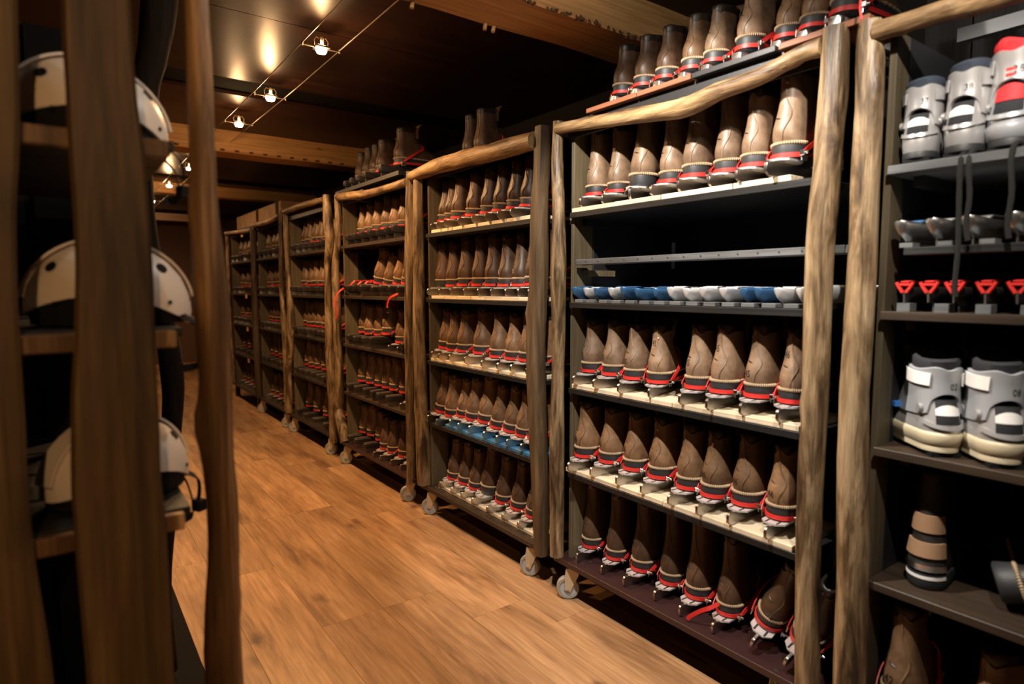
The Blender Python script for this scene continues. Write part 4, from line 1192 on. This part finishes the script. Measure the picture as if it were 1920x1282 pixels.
plastic_boot('grey cream-soled boot marked 08, second from the post on the fourth level', g, (1.76, 0.462, 0.954), (0, 0, 0.72), 1.04, 'silver_plastic', 'grey_plastic', 'felt', 'white_plastic', 'cream_plastic', '08', 'white_plastic', 'cream_plastic')

# black boot with painted light stripes, soft dark boot and tan boots lower on rack A
t = thing('ski_boot', 'tall black boot with two painted light stripes and a bright heel, on the fifth level', 'boot', (1.79, 0.635, 0.566), (0, 0, 0.1))
BS = BootShape(1.75); N = 40; th = [2 * pi * k / N for k in range(N)]
obj('upper', kit(1.75, 'lea_black')['upper'], t, True)
obj('sole', kit(1.75, 'lea_black')['sole'], t, True)
obj('collar', kit(1.75, 'lea_black')['collar'], t, True)
for z0, z1, m, n in ((0.15, 0.195, 'light_stripe', 'shaft_light_stripe'), (0.088, 0.125, 'light_stripe', 'ankle_light_stripe'), (0.05, 0.068, 'chrome', 'heel_cup'), (0.028, 0.036, 'white_plastic', 'sole_rim')):  # upper and ankle stripes are light painted onto the boot as tan parts
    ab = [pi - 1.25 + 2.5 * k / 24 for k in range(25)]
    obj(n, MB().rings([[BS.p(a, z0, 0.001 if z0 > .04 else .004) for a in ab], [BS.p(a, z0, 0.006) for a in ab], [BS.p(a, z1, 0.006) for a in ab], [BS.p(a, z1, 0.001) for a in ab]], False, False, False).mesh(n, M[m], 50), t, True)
place_boot('dark soft leather boot lying on its side behind the aisle edge of the fifth level', 'boots low on the silver-boot rack', 1.80, 0.475, 0.566 + 0.055, skate=None, lea='lea_black', roll=1.25, yaw=0.35, scale=1.05)
place_boot('tan leather boot marked 42 beside the post, bottom of the silver-boot rack', 'boots low on the silver-boot rack', 1.75, 0.665, BASE_Z + 0.0005, tall=1.35, lea='lea_mid', number='42', yaw=0.05, scale=1.06)
place_boot('tan leather boot seen toe-up near the frame edge, bottom of the silver-boot rack', 'boots low on the silver-boot rack', 1.79, 0.50, BASE_Z + 0.0005, tall=1.0, lea='lea_mid', number='42', yaw=-0.5, scale=1.02)

# ------------------------------------------------------------------ helmet rack in the foreground
hr = thing('helmet_rack', 'dark timber helmet rack with live-edge boards on its near end', 'rack', (0.0, 1.2, 0))
B0 = [(-0.076, 2.02, 0.054), (-0.08, 1.758, 0.053), (-0.088, 1.572, 0.053), (-0.095, 1.458, 0.05), (-0.1045, 1.304, 0.0545), (-0.104, 1.145, 0.053), (-0.104, 0.982, 0.051), (-0.0975, 0.741, 0.0595), (-0.09, 0.45, 0.06), (-0.09, 0.15, 0.06)]
B1 = [(0.0735, 2.02, 0.0435), (0.0725, 1.798, 0.0455), (0.072, 1.677, 0.048), (0.076, 1.554, 0.051), (0.078, 1.427, 0.053), (0.074, 1.298, 0.055), (0.068, 1.167, 0.061), (0.0645, 1.033, 0.0635), (0.0665, 0.941, 0.0645), (0.069, 0.675, 0.064), (0.07, 0.4, 0.064), (0.071, 0.15, 0.065)]
BR = [(0.2135, 2.04, 0.0195), (0.2145, 1.835, 0.0195), (0.215, 1.66, 0.021), (0.2145, 1.479, 0.0225), (0.2195, 1.341, 0.0285), (0.2205, 1.198, 0.0275), (0.219, 1.053, 0.027), (0.223, 0.954, 0.026), (0.222, 0.863, 0.027), (0.2155, 0.753, 0.0295), (0.214, 0.617, 0.033), (0.214, 0.4, 0.032), (0.213, 0.15, 0.033)]
DKP = [(0.285, 2.30, 0.0474), (0.278, 2.174, 0.0474), (0.255, 2.021, 0.0383), (0.232, 1.913, 0.0351), (0.209, 1.716, 0.0344), (0.213, 1.489, 0.0348), (0.25, 1.255, 0.0288), (0.263, 1.127, 0.032), (0.266, 1.029, 0.0302), (0.253, 0.884, 0.0282), (0.231, 0.69, 0.0307), (0.205, 0.445, 0.0324), (0.21, 0.176, 0.034)]


def live_edge(rows, y, th, seed):
    P = smooth_path(rows, 60); rs = []
    for i, (x, z, r) in enumerate(P):
        l = r * (1 + 0.035 * noise.noise(Vector((seed, i * 0.22, 1)))); q = r * (1 + 0.035 * noise.noise(Vector((seed, i * 0.22, 5))))
        b = 0.006
        rs.append([(x - l, y + b * 1.5, z), (x - l + b, y, z), (x + q - b, y, z), (x + q, y + b * 1.5, z), (x + q - 0.004, y + th, z), (x - l + 0.004, y + th, z)])
    return MB().rings(rs)


obj('live_edge_board', live_edge(B0, 1.195, 0.028, 1).mesh('live_edge_board', M['live_edge'], 40), hr)
obj('live_edge_board', live_edge(B1, 1.195, 0.028, 2).mesh('live_edge_board', M['live_edge'], 40), hr)
obj('branch_post', rough_tube([(x, 1.205, z, r) for x, z, r in BR], 60, 18, 11, 0.10, 5).mesh('branch_post', M['branch'], 50), hr)
obj('crooked_post', rough_tube([(x, 2.1, z, r) for x, z, r in DKP], 50, 16, 21, 0.10, 4).mesh('crooked_post', M['trunk'], 50), hr)
for z in (1.588, 1.262, 0.932):
    obj('shelf_rail', MB().box(-0.7, 0.165, 1.228, 1.246, z - 0.016, z + 0.014).mesh('shelf_rail', M['branch'], 0, 0.002), hr)
    for k in range(4):
        obj('shelf_slat', MB().box(-0.7, 0.178, 1.25 + k * 0.21, 1.25 + k * 0.21 + 0.195, z + 0.002, z + 0.018).mesh('shelf_slat', M['black_wood'], 0, 0.0015), hr)
obj('base_board', MB().box(-0.7, 0.314, 1.19, 2.8, 0.11, 0.15).mesh('base_board', M['back'], 0, 0.002), hr)
for x, y in ((0.2, 1.3), (0.2, 2.7), (-0.6, 1.3), (-0.6, 2.7)):
    obj('leg', MB().box(x - 0.025, x + 0.025, y - 0.025, y + 0.025, 0, 0.1098).mesh('leg', M['black_wood'], 0), hr)
for k in range(5):
    obj('back_plank', MB().box(-0.7 + k * 0.165, -0.7 + k * 0.165 + 0.175, 2.14 + 0.02 * (k % 2), 2.156 + 0.02 * (k % 2), 0.15, 2.05).mesh('back_plank', M['back'], 0), hr)


def helmet(label, x, y, z, yaw, s=1.0, tilt=0.0, hang=True):
    t = thing('helmet', label, 'helmet', (x, y, z), (0, tilt, yaw), 'white helmets on the rack', s)
    N = 40
    A = [2 * pi * k / N for k in range(N)]
    # lower rim: ear cut-outs either side, dropped nape
    rim = lambda a: 0.034 + 0.022 * cos(2 * a) * -1 + (-0.012 * cos(a))
    pt = lambda a, ph, o=0.0: Vector(((0.138 + o) * cos(ph) * cos(a), (0.108 + o) * cos(ph) * sin(a), 0.035 + (0.128 + o) * sin(ph)))
    rs = []
    for u in (0.0, 0.1, 0.25, 0.4, 0.55, 0.7, 0.82, 0.92, 0.98):
        ring = []
        for a in A:
            ph0 = math.asin(max(-0.5, min(0.6, (rim(a) - 0.035) / 0.128)))
            ph = ph0 + (pi / 2 - ph0) * u
            ring.append(pt(a, ph))
        rs.append(ring)
    inner = [[pt(a, math.asin(max(-0.5, min(0.6, (rim(a) - 0.035) / 0.128))), -0.008) for a in A]]
    sh = obj('shell', MB().rings(inner + rs, False, True).mesh('shell', M['helmet'], 60), t, True)
    rs = []
    for z_, o in ((0.0, -0.022), (0.0, -0.010), (0.03, -0.006), (0.06, -0.006), (0.075, -0.012)):
        rs.append([Vector(((0.138 + o) * cos(a), (0.108 + o) * sin(a), z_ + (0.004 if z_ < 0.01 else 0))) for a in A])
    obj('padding', MB().rings(rs, True, True).mesh('padding', M['black_plastic'], 50), t, True)
    # raised ridge over the crown
    rg = MB()
    P = [pt(0, 0.15 + (pi - 0.3) * k / 24, 0.0015) if k <= 12 else pt(pi, pi - (0.15 + (pi - 0.3) * k / 24), 0.0015) for k in range(25)]
    rg.band(P, [p - Vector((0, 0, 0.02)) for p in P], 0.05, 0.004)
    obj('ridge', rg.mesh('ridge', M['helmet'], 50), sh, True)
    for a, ph in ((pi * 1.22, 0.62), (pi * 1.78, 0.62), (pi * 0.78, 0.62), (pi * 0.22, 0.62)):
        c = pt(a, ph); nrm = Vector((c.x / 0.138 ** 2, c.y / 0.108 ** 2, (c.z - 0.035) / 0.128 ** 2)).normalized()
        obj('vent', MB().cyl(c, nrm, 0.0105, 0.003, 16).mesh('vent', M['black_plastic'], 30), sh, True)
    for a in (pi * 1.3, pi * 1.75):
        c = pt(a, 0.07); nrm = Vector((c.x / 0.138 ** 2, c.y / 0.108 ** 2, 0)).normalized()
        obj('stud', MB().cyl(c, nrm, 0.004, 0.004, 10).mesh('stud', M['black_plastic'], 30), sh, True)
    if hang:
        pts = smooth_path([(0.09, -0.06, 0.03), (0.125, -0.05, 0.012), (0.150, -0.04, -0.01), (0.153, -0.035, -0.05), (0.140, -0.03, -0.085), (0.115, -0.035, -0.09)], 18)
        s1 = MB().band(pts, [(1, -0.4, 0.4)] * 18, 0.016, 0.003)
        pts = smooth_path([(0.08, 0.05, 0.03), (0.13, 0.04, 0.015), (0.156, 0.02, -0.012), (0.158, 0.0, -0.045), (0.150, -0.02, -0.08)], 18)
        s1.band(pts, [(1, -0.4, 0.4)] * 18, 0.014, 0.003)
        st = obj('chin_strap', s1.mesh('chin_strap', M['black_plastic'], 50), t, True)
        obj('strap_buckle', MB().box(0.143, 0.165, -0.048, -0.022, -0.082, -0.055).mesh('strap_buckle', M['black_plastic'], 30, 0.003), st, True)
    return t


helmet('white helmet behind the top rail of the helmet rack', 0.062, 1.41, 1.6065, 0.25, 0.96)
helmet('white helmet with a dark vent hole on the middle rail', 0.082, 1.41, 1.2805, -0.1, 0.98)
helmet('white helmet with a small stud on the lowest rail', 0.078, 1.41, 0.9505, 0.5, 0.95)
helmet('white helmet half hidden behind the outer live-edge board, middle rail', -0.27, 1.42, 1.2805, 0.3, 1.0, hang=False)
